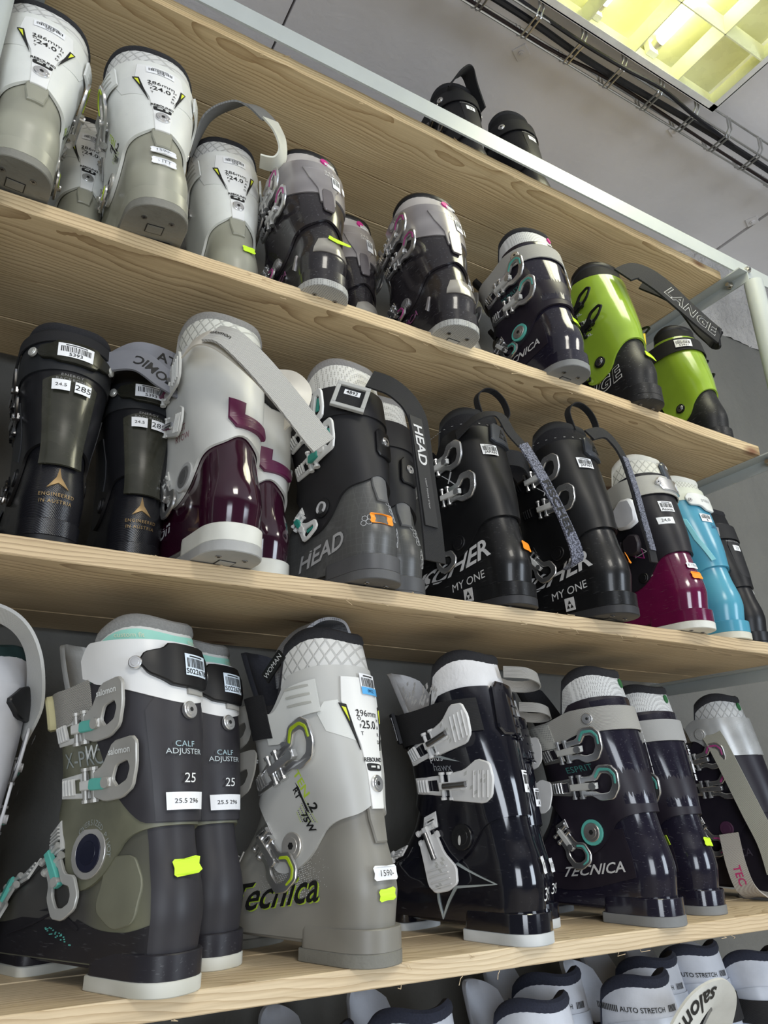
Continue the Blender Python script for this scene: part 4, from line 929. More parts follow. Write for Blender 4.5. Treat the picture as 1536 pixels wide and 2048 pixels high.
def salomon_maroon(L, x, y, z, side=-1, loose=True, **k):
    k.setdefault('group', 'white cuffed maroon ski boots')
    b = Boot(L, x, y, z, side=side, **k)
    shell = plastic((.045, .006, .022), .10, coat=.9, var=.15); cuff = plastic((.60, .60, .57), .38, var=.04); mar = plastic((.11, .012, .055), .3)
    b.body(shell, cuff, quilt((.64, .64, .58)), pattern((.18, .175, .165), (.30, .29, .27), 'fuzz', 400, .95, 1), heel=plastic((.66, .66, .60), .45), pad=plastic((.36, .36, .35), .6, bump=.4), spine=False, liner_hi=.356)
    b.poly('rear_lock', mar, [(-.024, .022), (-.006, .018), (-.008, .0), (.022, -.004), (.034, -.012), (.030, -.020), (-.018, -.020), (-.026, -.008)], .03, .190, off=.0055, th=.006, ch=.0015)
    b.poly('label_holder', m_black, rnd_poly([(-.042, -.002), (-.030, -.012), (-.022, -.018), (.026, -.018), (.036, -.010), (.044, .0), (.036, .008), (.026, .017), (-.024, .017)], n=1), .08, .306, off=.0052, th=.004, ch=.001)
    b.sticker(.08, .306, .034, .022, off=.0095, txt='5212'); b.rivet(.215, .303, .006, m_steel, off=.009, hexr=False)
    b.rivet(side*.42, .118, .0155, plastic((.13, .13, .13), .4), off=.0055, ring=plastic((.45, .45, .44), .4), hexr=False, name='pivot', inner=plastic((.09, .09, .09), .4))
    b.buckle(side*.60, .260, rot=.10, kind='solid', metal=cuff, lad=cuff, arm=mar, sc=1.0, off=.007); b.buckle(side*.70, .205, rot=-.3, kind='solid', metal=cuff, lad=cuff, arm=mar, sc=.85, off=.006)
    b.buckle(side*.66, .115, rot=-.9, kind='loop', metal=m_steel, lad=cuff, off=.004, sc=.9, ladlen=.034); b.buckle(side*.775, .080, rot=-.9, kind='loop', metal=plastic((.5, .5, .48), .35), lad=cuff, off=.004, sc=.85, ladlen=.03)
    pk = plastic((.28, .10, .12), .5); b.text('QST', .013, pk, side*.46, .192, rot=-.1, off=.0056); b.text('RTOW', .013, pk, side*.46, .179, rot=-.1, off=.0056)
    b.poly('line_art', plastic((.42, .38, .38), .5), [(-.02, .02), (.01, .035), (.02, .02), (.019, .0205), (.0095, .034), (-.0195, .0194)], side*.44, .185, off=.0056, th=.0004)
    b.text('salomon', .030, plastic((.55, .55, .56), .4), side*.60, .055, rot=.2, off=.0008, bold=.015)
    if loose:
        mw = pattern((.50, .49, .46), (.30, .29, .27), 'weave', 240, .85, .8)
        b.ribbon('strap_lining', plastic((.66, .62, .54), .6), [(-.066, .060, .290), (-.062, .012, .282), (-.040, -.010, .266), (.0, -.026, .232), (.036, -.034, .196)], [(.3, .4, .85), (.5, .05, .85), (.72, 0, .68), (.72, 0, .68), (.72, 0, .68)], .032, .002)
        b.ribbon('power_strap', mw, [(-.058, .0, .284), (-.042, -.020, .272), (-.010, -.034, .240), (.028, -.044, .198), (.066, -.052, .154), (.078, -.055, .141)], [(.60, .05, .8), (.72, 0, .68), (.72, 0, .68), (.72, 0, .68), (.72, 0, .68), (.72, 0, .68)], .040, .0035)
        b.ribbon_text('salomon', .010, m_ink, 6, flip=1, off=.0026, b0=.0)
        b.ribbon('strap_loop', plastic((.66, .62, .54), .7), [(.055, .055, .285), (.072, .028, .275), (.084, .014, .252), (.086, .020, .225), (.075, .045, .215)], [(0, .2, 1), (.2, .1, 1), (.4, .1, .9), (.5, .3, .8), (.2, .4, .9)], .030, .0022)
    return b

def head(L, x, y, z, side=-1, orange=False, strap=True, **k):
    k.setdefault('group', 'charcoal ski boots with honeycomb heel')
    b = Boot(L, x, y, z, side=side, **k)
    shell = pattern((.085, .085, .082), (.11, .11, .108), 'hex', 110, .32, 0, name='honeycomb printed plastic'); cuff = plastic((.030, .029, .032), .5, var=.08); wl = plastic((.74, .74, .72), .4); teal = plastic((.03, .28, .22), .4)
    b.body(shell, cuff, pattern((.70, .69, .64), (.50, .49, .45), 'dots', 260, .6, .9), plastic((.22, .21, .20), .9, bump=.6, scale=300), heel=plastic((.085, .085, .088), .42), pad=plastic((.09, .09, .092), .6, bump=.4), spine_mat=plastic((.13, .13, .13), .35), liner_hi=.362, cuff_hi=lambda v: .298-.03*sm(abs(v), .35, .95))
    b.patch('cuff_collar', cuff, lambda v: .262, lambda v: .314-.05*sm(abs(v), .2, .7), v0=-.70, v1=.70, off=.0075, th=.004, nz=6, nv=60)
    for sg in (-1, 1): b.rivet(sg*.36, .300, .0115, plastic((.66, .66, .66), .25, metal=.4), off=.0085)
    b.poly('rear_catch', m_black, rnd_poly([(-.017, -.024), (.017, -.026), (.016, .022), (-.012, .026)], n=1), .045, .218, off=.0055, th=.005, ch=.0015); b.rivet(.045, .221, .008, m_steel, off=.0105)
    b.rivet(side*.45, .124, .0155, m_black, off=.0055, inner=plastic((.06, .06, .06), .3), hexr=False, name='pivot')
    b.poly('emblem', plastic((.55, .55, .56), .3), [(.010*math.cos(t), .010*math.sin(t)) for t in [(-1.0+i*.262) for i in range(20)]]+[(.0065*math.cos(t), .0065*math.sin(t)) for t in [(3.98-i*.262) for i in range(20)]], side*.45, .124, off=.0088, th=.0012)
    b.buckles('head', metal=wl, lad=wl, arm=wl, inlay=teal, zs=(.258, .205), v=.43, rots=(.25, .20), off=.008, sc=1.08)
    gr = plastic((.42, .42, .42), .4)
    b.text('HEAD', .034, gr, side*.41, .058, rot=.18, off=.0008, shear=.2, bold=.022, sx=1.15)
    b.text('NEXO', .0085, plastic((.25, .27, .27), .4), side*.50, .236, rot=.10, off=.0056); b.text('LYT', .019, plastic((.03, .30, .27), .4), side*.38, .238, rot=.10, off=.0056, bold=.015); b.text('80', .010, plastic((.25, .27, .27), .4), side*.50, .225, rot=.1, off=.0056)
    # printed honeycomb cells
    hx = plastic((.55, .56, .57), .4)
    for (vv, z_, cnt) in ((.06, .105, 9), (.10, .070, 8), (side*.16, .092, 4)):
        ac = Acc()
        for q in range(cnt):
            i, j = q % 2, q//2; a = (i+.5*(j % 2))*.0078; c = j*.0066-.012
            V, F = plate(ngon(a, c, .0045, 6), [ngon(a, c, .0038, 6)], 0, .0005, .00005); ac.add(b.wrap(V, vv, z_, .25, .0006), F, hx)
        ac.obj('honeycomb_print', b.root, smooth=False)
    if orange: b.tagst(-.03, .088, m_org, rot=-.02, off=.0020, wd=.035, ht=.016)
    if strap:
        b.ribbon('power_strap', m_webk, [(-.004, .030, .330), (.020, .012, .318), (.038, .000, .300), (.050, -.010, .275), (.056, -.014, .245), (.060, -.018, .17), (.066, -.022, .09), (.070, -.022, .035)], [(.2, .3, .9), (.4, .2, .9), (.8, 0, .5), (1, 0, .15), (1, .1, 0), (1, .1, 0), (1, .1, 0), (1, .1, 0)], .044, .003)
        b.ribbon('strap_badge', plastic((.035, .035, .037), .5), [(.048, -.014, .262), (.051, -.018, .225), (.056, -.022, .16), (.062, -.026, .085)], (1, .1, 0), .028, .002)
        b.ribbon_text('HEAD', .026, plastic((.6, .6, .6), .4), 12, flip=1, off=.0016, alongsign=1, bold=.02)
        b.ribbon_text('LIGHT POWER STRAP', .0042, plastic((.4, .4, .4), .4), 23, flip=1, off=.0016, spacing=1.2)
        ac = Acc(); clear = plastic((.42, .42, .40), .1, coat=.5)
        for P in ([(-.026, -.024), (.026, -.024), (.026, -.0175), (-.026, -.0175)], [(-.026, .0175), (.026, .0175), (.026, .024), (-.026, .024)], [(-.026, -.0175), (-.0195, -.0175), (-.0195, .0175), (-.026, .0175)], [(.0195, -.0175), (.026, -.0175), (.026, .0175), (.0195, .0175)]):
            V, F = plate(P, [], 0, .006, .0008); ac.add(b.rigid(V, -.09, .285, -.28, .014), F, clear)
        ac.obj('strap_window', b.root)
        V, F = plate([(-.022, -.020), (.022, -.020), (.022, .020), (-.022, .020)], [], 0, .003); ac = Acc(); ac.add(b.rigid(V, -.09, .285, -.28, .0125), F, m_webk); tv, tf = text_mesh('4893', 0, .01)
        V, F = plate([(-.012, .004), (.013, .004), (.013, .013), (-.012, .013)], [], .003, .0036, .0001); ac.add(b.rigid(V, -.09, .285, -.28, .0125), F, m_paper); ac.add(b.rigid([(x_*.009, y_*.009+.0085, .0042) for x_, y_ in tv], -.09, .285, -.28, .0125), tf, m_ink); ac.obj('strap_label', b.root)
    return b

def fischer(L, x, y, z, side=-1, orange=None, strap=0, **k):
    k.setdefault('group', 'black ski boots with silver buckles')
    b = Boot(L, x, y, z, side=side, notch=0, **k)
    blk = plastic((.014, .014, .015), .30, coat=.2, wear=.22); cf = plastic((.013, .013, .014), .36)
    b.body(blk, cf, plastic((.016, .016, .020), .85, bump=.5, scale=500), plastic((.02, .02, .02), .7), pad=plastic((.05, .05, .055), .5, bump=.3), spine=False, liner_hi=.345)
    b.loop(m_webk, z0=.338, v0=.02, r=.046, wd=.014, lean=(.3, .1, 1), h=.072, w=(.2, 1, 0))
    b.poly('rear_spoiler', plastic((.05, .055, .065), .3), rnd_poly([(-.028, -.020), (.028, -.020), (.020, .022), (-.018, .022)], n=1), .03, .305, off=.0055, th=.005, ch=.0015)
    ac = Acc()
    for P in ([(-.010, -.008), (-.001, -.008), (-.0055, .002)], [(.001, -.008), (.010, -.008), (.0055, .002)], [(-.0045, .003), (.0045, .003), (0, .012)]):
        V, F = plate(P, [], 0, .0008, .0001); ac.add(b.wrap(V, .03, .304, 0, .0106), F, m_ink)
    ac.obj('emblem', b.root)
    rd = plastic((.5, .03, .05), .5); b.poly('fabric_tag', rd, [(-.005, -.005), (.005, -.005), (.005, .005), (-.005, .005)], side*.62, .318, off=.003, th=.001)
    lg = plastic((.5, .5, .5), .4)
    ac = Acc()         # seam stitching on the liner
    for q in range(34):
        v = -.75+1.5*q/33; zz = .318+.006*math.cos(v*4); V, F = plate([(-.0016, -.0004), (.0016, -.0004), (.0016, .0004), (-.0016, .0004)], [], 0, .0006, .0001); ac.add(b.wrap(V, v, zz, 0, .0028), F, lg)
    ac.obj('stitching', b.root, smooth=False)
    b.buckles('loop', metal=m_steel, zs=(.255, .200), v=.51, rots=(.12, .03), off=.006, sc=1.0, arm=plastic((.6, .6, .58), .4), lad=m_black)
    wl = plastic((.58, .58, .58), .38)
    b.text('FISCHER', .042, wl, side*.50, .078, rot=.22, off=.0008, shear=.3, bold=.02, sx=1.15)
    b.text('MY ONE', .0185, wl, side*.37, .050, rot=.16, off=.0008, sx=1.0)
    ac = Acc(); V, F = plate([(-.009, -.009), (.009, -.009), (.009, .012), (-.009, .012)], [], 0, .0008, .0001); ac.add(b.wrap(V, side*.37, .026, .05, .0025), F, wl)
    for P in ([(-.0062, -.005), (-.0006, -.005), (-.0034, .001)], [(.0006, -.005), (.0062, -.005), (.0034, .001)], [(-.003, .002), (.003, .002), (0, .008)]):
        V, F = plate(P, [], 0, .0012, .0001); ac.add(b.wrap(V, side*.37, .026, .05, .0028), F, m_ink)
    ac.obj('emblem', b.root)
    b.poly('cross_mark', wl, [(-.012, .012), (-.010, .012), (0, .001), (.009, .013), (.011, .012), (.0012, -.0005), (.010, -.012), (.008, -.012), (0, -.002), (-.004, -.006), (-.005, -.005), (-.001, 0)], side*.42, .228, off=.0056, th=.0007)
    b.sticker(-.06, .268, .026, .020, off=.0062, txt='JAPAN')
    b.rivet(side*.46, .116, .013, m_black, off=.005, hexr=False, name='pivot')
    if orange: b.tagst(orange[0], orange[1], m_org, rot=-.1, off=.0025, wd=.020, ht=.016, curl=orange[2])
    spk = pattern((.20, .21, .27), (.025, .027, .04), 'speck', 500, .75, .3)
    if strap == 1:
        b.ribbon('power_strap', m_webk, [(-.058, .075, .300), (-.052, .030, .318), (-.030, .004, .318), (-.018, -.008, .285), (-.004, -.018, .262)], [(.3, .3, .9), (.5, .1, .8), (.9, 0, .4), (.9, 0, .4), (.9, 0, .4)], .024, .0025)
        b.ribbon('strap_tail', spk, [(-.004, -.0195, .264), (.012, -.026, .235), (.034, -.034, .190), (.058, -.040, .140), (.080, -.040, .096), (.092, -.030, .078), (.096, -.010, .080)], [(.93, 0, .35)]*3+[(.92, 0, .4), (.9, -.2, .45), (.7, -.4, .5), (.6, -.4, .6)], .026, .003)
        b.ribbon_text('FISCHER', .026, m_ink, 26, flip=1, off=.0024, bold=.03)
        b.ribbon('strap_link', m_webk, [(.045, .06, .285), (.075, .05, .285), (.105, .06, .28), (.14, .08, .27)], [(0, 0, 1)]*4, .030, .003)
    if strap == 2:
        b.ribbon('power_strap', m_webk, [(-.02, .022, .318), (.008, .014, .328), (.028, .008, .316), (.042, .000, .285), (.050, -.006, .230), (.056, -.010, .170), (.062, -.014, .125), (.066, -.014, .095)], [(.1, .4, .9), (.3, .3, .9), (.9, .1, .4), (1, .1, .1), (1, .1, 0), (1, .1, 0), (1, .1, 0), (1, .1, 0)], .026, .0035)
        b.ribbon('strap_tail', spk, [(.0425, -.0035, .285), (.0505, -.0098, .230), (.0565, -.0138, .170), (.063, -.0178, .115)], (1, .1, 0), .022, .0015)
        b.sticker(.19, .226, .015, .017, off=.0056, kind='text', txt='24'); b.rivet(.20, .203, .006, m_steel, off=.005)
    return b
def salomon_xpro(L, x, y, z, side=-1, yellow=False, full=True, **k):
    k.setdefault('group', 'charcoal ski boots with mint liner band')
    b = Boot(L, x, y, z, side=side, notch=0, **k)
    shell = pattern((.165, .165, .11), (.06, .058, .055), 'shape', 7, .42, 0, name='smoky olive plastic'); cuff = plastic((.050, .047, .055), .42, var=.08); smoke = plastic((.145, .145, .10), .40, var=.2); wh = plastic((.74, .74, .73), .35, var=.03)
    mint = plastic((.30, .62, .52), .5)
    grey = pattern((.16, .16, .155), (.27, .27, .26), 'fuzz', 400, .95, 1)
    b.body(shell, smoke, plastic((.60, .60, .575), .6, bump=.3, scale=300), grey, heel=plastic((.035, .033, .042), .35, wear=.25), pad=pattern((.66, .66, .60), (.42, .41, .34), 'shape', 12, .5, 0), spine=False, liner_hi=.356)
    tp = b.top
    b.patch('liner_band', mint, lambda v: tp(v)-.022, lambda v: tp(v)-.008, v0=-.75, v1=.75, off=.0025, th=.003, nz=4, nv=60)
    ac = Acc()
    for q, v in enumerate((-.40, -.15, .10)): b.textto(ac, 'custom fit', .008, plastic((.62, .66, .50), .5), v, tp(v)-.015, 0, .0030)
    ac.obj('lettering', b.root, smooth=False)
    # dark rear half of the cuff with arched edges
    b.patch('rear_spoiler', cuff, lambda v: .150+.105*sm(abs(v), .15, .46), lambda v: .300-.030*sm(abs(v), .2, .7), v0=-.62, v1=.62, off=.0070, th=.0035, nz=18, nv=64)
    b.patch('spine_panel', cuff, .151, lambda v: .292-2.2*abs(v)**2, v0=-.12, v1=.12, off=.0082, th=.003, nz=16, nv=14)
    b.patch('heel_guard', cuff, .034, .150, v0=-.16, v1=.16, off=.0014, th=.003, nz=14, nv=20)
    b.patch('lower_guard', plastic((.030, .028, .033), .42, wear=.2), .0235, lambda v: .050+.020*math.exp(-((abs(v)-.55)/.13)**2)+.012*sm(abs(v), .0, .2)*0+.02*math.exp(-(v/.2)**2), off=.0010, th=.003, nz=6, nv=96)
    b.patch('calf_collar', wh, lambda v: .288+.012*sm(abs(v), .10, .5)-.018*math.exp(-(v/.16)**2), lambda v: .338-.058*sm(abs(v), .28, .70), v0=-.44, v1=.44, off=.0090, th=.004, nz=8, nv=50)
    b.poly('label_holder', m_black, rnd_poly([(-.042, -.001), (-.034, -.013), (-.020, -.020), (-.012, -.025), (.032, -.027), (.036, -.020), (.046, -.012), (.050, 0), (.044, .010), (.034, .015), (.030, .022), (-.014, .022), (-.020, .015), (-.036, .010)], n=1), -.005, .312, off=.0105, th=.005, ch=.0015)
    b.rivet(-.135, .310, .0072, m_steel, off=.014, hexr=False); b.rivet(.165, .309, .0072, m_steel, off=.014, hexr=False)
    b.sticker(.035, .311, .029, .024, off=.0158, txt='S022678' if full else 'S022679', col=plastic((.72, .82, .92), .5)); b.poly('strap_slot', m_web, [(-.012, -.004), (.012, -.004), (.012, .005), (-.012, .005)], .045, .284, off=.0098, th=.002)
    b.strap(pattern((.40, .385, .35), (.20, .195, .18), 'weave', 260, .85, 1), z0=.284, ht=.038, off=.0095, v0=-.97, v1=-.36, tilt=.014); b.strap(m_web, z0=.284, ht=.038, off=.0095, v0=.36, v1=.97, tilt=.014, name='power_strap')
    b.poly('strap_end', plastic((.50, .46, .26), .8), rnd_poly([(-.010, -.019), (.010, -.019), (.010, .019), (-.010, .019)], n=1), side*.84, .270, off=.0098, th=.008, ch=.002)
    b.rivet(.01, .262, .0095, m_steel, off=.0112, h=.003)
    b.rivet(side*.50, .122, .0185, plastic((.012, .014, .04), .35), off=.0055, inner=plastic((.006, .008, .03), .3), ring=plastic((.45, .44, .42), .3, metal=.6), hexr=False, name='pivot', h=.002)
    gr = plastic((.30, .33, .32), .5)
    ac = Acc()
    for q, ch in enumerate('OVERSIZED PIVOT'):
        a = 2.35-q*.17; b.textto(ac, ch, .0082, gr, side*.50, .122, a-PI/2, .0056, a=0, b=.030) if ch != ' ' else None
    ac.obj('lettering', b.root, smooth=False)
    b.buckle(side*.46, .248, rot=.12, kind='salomon', metal=plastic((.42, .41, .38), .35, metal=.3), lad=plastic((.62, .62, .60), .4), arm=plastic((.6, .6, .58), .4), inlay=m_teal, off=.0065, sc=1.10, lift=.05)
    b.buckle(side*.44, .190, rot=.08, kind='salomon', metal=plastic((.42, .41, .38), .35, metal=.3), lad=plastic((.62, .62, .60), .4), arm=plastic((.6, .6, .58), .4), inlay=m_teal, off=.0065, sc=1.10, lift=.05)
    b.buckle(side*.70, .110, rot=-.9, kind='loop', metal=plastic((.45, .45, .43), .35, metal=.3), lad=plastic((.5, .5, .48), .4), arm=m_teal, off=.004, sc=.95, ladlen=.05); b.buckle(side*.80, .078, rot=-1.0, kind='loop', metal=plastic((.45, .45, .43), .35, metal=.3), lad=plastic((.5, .5, .48), .4), arm=m_teal, off=.004, sc=.9, ladlen=.04)
    b.text('X-PRO', .023, gr, side*.60, .216, rot=.06, off=.0058, name='lettering'); b.text('W', .020, plastic((.6, .63, .62), .5), side*.40, .222, rot=.05, off=.0110, shear=.4, bold=.01)
    b.text('CALF', .0085, plastic((.36, .50, .55), .5), -.01, .226, off=.0118, spacing=1.05); b.text('ADJUSTER', .0080, plastic((.5, .56, .58), .5), -.01, .2175, off=.0118)
    b.text('25', .013, m_white, .0, .192, off=.0118, shear=.1); b.sticker(-.01, .170, .034, .017, off=.0116, kind='text', txt='25.5 296')
    b.poly('toe_edge_trim', plastic((.03, .028, .034), .4), rnd_poly([(-.075, -.004), (-.04, .006), (-.01, .018), (.016, .012), (.035, .002), (.034, -.001), (.014, .009), (-.01, .0145), (-.04, .003), (-.075, -.006)], n=1), side*.52, .050, rot=.05, off=.0015, th=.0012)
    ac = Acc(); rq = random.Random(9)
    for q in range(26):
        a = rq.uniform(-.025, .022); c = .004-.35*a*0+rq.uniform(-.003, .003)-a*.25; V, F = plate([(a, c), (a+.002, c), (a+.0018, c+.0012), (a, c+.001)], [], 0, .0006, .0001); ac.add(b.wrap(V, side*.50, .040, .0, .0012), F, m_teal)
    ac.obj('worn_print', b.root, smooth=False)
    b.poly('seam_ridge', plastic((.16, .16, .115), .4), rnd_poly([(-.030, .030), (.022, .034), (.030, .010), (.020, -.026), (-.004, -.034), (-.028, -.018)], n=2), side*.30, .088, off=.0008, th=.0022, ch=.001)
    if yellow: b.tagst(-.02, .108, m_yel, rot=.05, off=.0048, wd=.022, ht=.016, curl=1.2)
    return b

def hawx_plus(L, x, y, z, side=-1, **k):
    k.setdefault('group', 'glossy black ski boots with white levers')
    b = Boot(L, x, y, z, side=side, notch=0, **k)
    g = plastic((.010, .010, .018), .10, coat=.9, wear=.12); wl = plastic((.70, .70, .70), .35)
    b.body(g, g, plastic((.74, .74, .75), .55, bump=.4, scale=220), m_fleece, pad=pattern((.62, .64, .64), (.46, .48, .48), 'shape', 20, .5, 0), spine=False, liner_hi=.356)
    gm = plastic((.50, .49, .48), .5); r = random.Random(4); ac = Acc()
    for q in range(46):
        a = r.uniform(-.035, .030); c = r.uniform(-.014, .020)-a*.2; V, F = plate([(a, c), (a+.004, c+.003), (a+.005, c+.007), (a+.001, c+.0045)], [], 0, .0005, .0001); ac.add(b.wrap(V, side*.52, .305, 0, .0030), F, gm)
    ac.obj('diamond_print', b.root, smooth=False)
    b.poly('rear_spoiler', g, rnd_poly([(-.030, -.040), (.030, -.040), (.026, .030), (-.022, .034)], n=1), .02, .290, off=.006, th=.005, ch=.002)
    for q in range(4): b.poly('rear_rib', g, [(-.016, 0), (.018, 0), (.018, .003), (-.016, .003)], .08, .288-q*.014, off=.0100, th=.0025, ch=.0008)
    b.strap(m_webk, z0=.278, ht=.044, off=.0110, tilt=.012, v0=-.98, v1=-.12); b.strap(m_webk, z0=.278, ht=.044, off=.0095, v0=.3, v1=.98, name='power_strap')
    bd = plastic((.02, .022, .03), .6)
    b.poly('strap_badge', bd, [(-.022, -.022), (.022, -.022), (.022, .022), (-.022, .022)], side*.90, .274, rot=-.08, off=.0135, th=.004, ch=.001)
    sg = plastic((.55, .56, .58), .5); b.poly('badge_border', sg, [(-.0195, -.017), (.0195, -.017), (.0195, .017), (-.0195, .017)], side*.90, .274, rot=-.08, off=.0173, th=.0008, holes=[[(-.0183, -.0158), (.0183, -.0158), (.0183, .0158), (-.0183, .0158)]])
    b.text('ATOMIC', .0165, sg, side*.925, .275, rot=-.08, off=.0176)
    b.buckle(side*.47, .246, rot=.30, kind='solid', metal=wl, lad=wl, sc=1.12, off=.0065, ladlen=.058); b.buckle(side*.43, .188, rot=.0, kind='solid', metal=wl, lad=wl, sc=1.12, off=.0065, ladlen=.058)
    b.buckle(side*.66, .118, rot=-1.15, kind='solid', metal=wl, lad=wl, sc=1.05, off=.004, ladlen=.034); b.buckle(side*.79, .080, rot=-1.1, kind='solid', metal=wl, lad=wl, sc=.9, off=.004, ladlen=.03)
    sv = plastic((.45, .50, .50), .3, metal=.3)
    o = [(-.030, .052), (.000, -.004), (.048, -.022), (.006, -.024), (-.008, -.062), (-.016, -.020)]; o = [(-.040, .066), (-.008, .006), (.062, -.022), (.012, -.030), (-.004, -.068), (-.018, -.010)]
    b.poly('emblem', sv, o, side*.46, .090, off=.0010, th=.0010, holes=[offset_poly(o, .0036)])
    b.text('plus', .015, plastic((.6, .6, .62), .4), side*.58, .224, off=.0058, rot=-.02); b.text('hawx', .015, plastic((.22, .23, .25), .4), side*.52, .212, off=.0058, rot=-.02)
    b.poly('bird_mark', sv, [(-.020, -.004), (-.012, .006), (.006, .010), (-.008, .004), (-.014, -.004), (.004, -.006), (.030, -.014), (.004, -.010)], side*.50, .232, off=.0058, th=.0006)
    b.rivet(side*.42, .122, .0165, plastic((.02, .02, .022), .25), off=.0055, hexr=False, name='pivot', h=.003); b.poly('pivot_mark', plastic((.5, .5, .48), .4), ell(0, 0, .002, .006), side*.43, .118, off=.009, th=.0008)
    b.sticker(.10, .255, .018, .022, off=.0095, kind='text', txt='25'); b.sticker(.05, .190, .020, .028, off=.0070, txt='A', name='barcode_label')
    b.tagst(.07, .088, m_paper, off=.003, txt='178-', wd=.022, ht=.020); b.text('39', .022, m_white, .05, .056, off=.003, shear=.1)
    b.loop(pattern((.36, .35, .33), (.2, .2, .19), 'weave', 330, .85, .8), z0=.338, v0=.06, r=.034, wd=.017, lean=(.95, -.45, -.15), h=.062, w=(0, .25, 1))
    return b

def hawx_maroon(L, x, y, z, side=-1, **k):
    b = Boot(L, x, y, z, side=side, notch=0, **k)
    sh = plastic((.12, .007, .045), .14, coat=.7, wear=.2); cf = plastic((.022, .020, .026), .4); wl = plastic((.76, .77, .80), .3)
    b.body(sh, cf, quilt((.70, .69, .60)), plastic((.62, .61, .54), .8, bump=.8), pad=plastic((.68, .68, .62), .5, bump=.4), spine=False, liner_hi=.350)
    b.poly('rear_spoiler', plastic((.05, .065, .09), .2, coat=.4), rnd_poly([(-.020, -.020), (.022, -.020), (.018, .030), (-.016, .030)], n=1), .06, .318, off=.006, th=.005, ch=.002)
    b.poly('emblem', m_white, [(-.004, -.002), (0, .006), (.004, -.002), (0, .0)], .06, .336, off=.011, th=.0008)
    b.strap(pattern((.50, .49, .44), (.36, .35, .32), 'weave', 420, .7, .5), z0=.288, ht=.040, off=.0105, tilt=.018)
    b.poly('strap_plate', m_steel, [(-.028, .004), (-.018, -.014), (.030, -.016), (.034, .0), (.030, .015), (-.020, .014)], .0, .288, off=.0112, th=.003, ch=.0015); b.rivet(-.07, .289, .006, m_steel, off=.013)
    b.poly('plate_badge', wl, ngon(0, 0, .009, 6), .07, .288, off=.0140, th=.001)
    b.buckle(side*.52, .232, rot=.06, kind='block', metal=wl, lad=m_black, off=.006, sc=1.1); b.buckle(side*.60, .175, rot=-.1, kind='block', metal=plastic((.05, .04, .05), .4), lad=m_black, off=.005, sc=.8)
    b.buckle(side*.70, .110, rot=-1.0, kind='block', metal=cf, lad=m_black, off=.004, sc=.8, ladlen=.03)
    b.sticker(-.06, .240, .026, .022, off=.0058, txt='Atomic'); b.sticker(-.10, .210, .028, .014, off=.0058, kind='text', txt='24,0')
    tri = plastic((.38, .36, .36), .4); pu = plastic((.30, .02, .16), .4)
    for (aa, cc, rr_, mm_) in ((0, .0, .2, tri), (-.018, -.004, -.5, pu), (-.010, -.050, .4, tri)):
        t = [(-.012, -.012), (.014, -.010), (.0, .016)]; b.poly('line_art', mm_, t, side*.42+aa*4*-side*0, .165+cc, rot=rr_, off=.0056 if cc > -.02 else .001, th=.0006, holes=[offset_poly(t, .0014)])
    b.rivet(side*.42, .108, .010, m_black, off=.005, hexr=False, name='pivot'); b.rivet(.40, .108, .008, m_steel, off=.005, hexr=False, name='pivot')
    b.text('YCR', .008, tri, side*.45, .045, off=.001)
    b.tagst(-.02, .118, m_paper, off=.003, txt='E 1790', wd=.024, ht=.012); b.tagst(-.02, .098, m_org, off=.003, wd=.024, ht=.014)
    return b

def blue_boot(L, x, y, z, side=-1, **k):
    b = Boot(L, x, y, z, side=side, notch=0, **k)
    bl = pattern((.07, .29, .42), (.10, .38, .50), 'shape', 8, .22, 0); wl = plastic((.74, .75, .72), .35)
    b.body(bl, bl, pattern((.72, .72, .64), (.45, .45, .38), 'quilt', 60, .6, .6), plastic((.66, .66, .60), .8), pad=plastic((.62, .60, .50), .5), spine=False, liner_hi=.345)
    b.patch('calf_collar', plastic((.70, .72, .60), .4), lambda v: .296, lambda v: .326-.05*sm(abs(v), .25, .8), v0=-.8, v1=.8, off=.0062, th=.004, nz=6, nv=50)
    b.poly('strap_plate', wl, rnd_poly([(-.030, .006), (-.026, -.012), (-.006, -.014), (.004, -.024), (.028, -.024), (.034, -.004), (.030, .012), (-.022, .016)], n=1), -.02, .294, off=.009, th=.003, ch=.001); b.rivet(-.09, .292, .0045, m_steel, off=.0115)
    b.text('STEN', .009, plastic((.3, .3, .3), .5), .0, .292, off=.0122)
    b.sticker(-.02, .254, .026, .018, off=.0058, txt='B'); b.text('24.5', .012, plastic((.03, .08, .2), .5), .02, .236, off=.0056)
    b.poly('side_ridge', plastic((.20, .52, .58), .25), [(-.004, .050), (.004, .046), (.010, .0), (.024, -.045), (.014, -.048), (.0, .0)], -.16, .205, off=.005, th=.003, ch=.001)
    b.text('CRUISE', .011, m_ink, .14, .145, off=.0056, shear=.2, bold=.015)
    b.poly('buckle_catch', m_black, [(-.010, -.02), (.008, -.016), (.010, .016), (-.008, .02)], side*.35, .245, off=.006, th=.008, ch=.002, holes=[[(-.004, -.010), (.003, -.008), (.004, .008), (-.003, .010)]])
    b.buckle(side*.55, .210, rot=.1, kind='thin', metal=m_black, off=.006); 
    return b

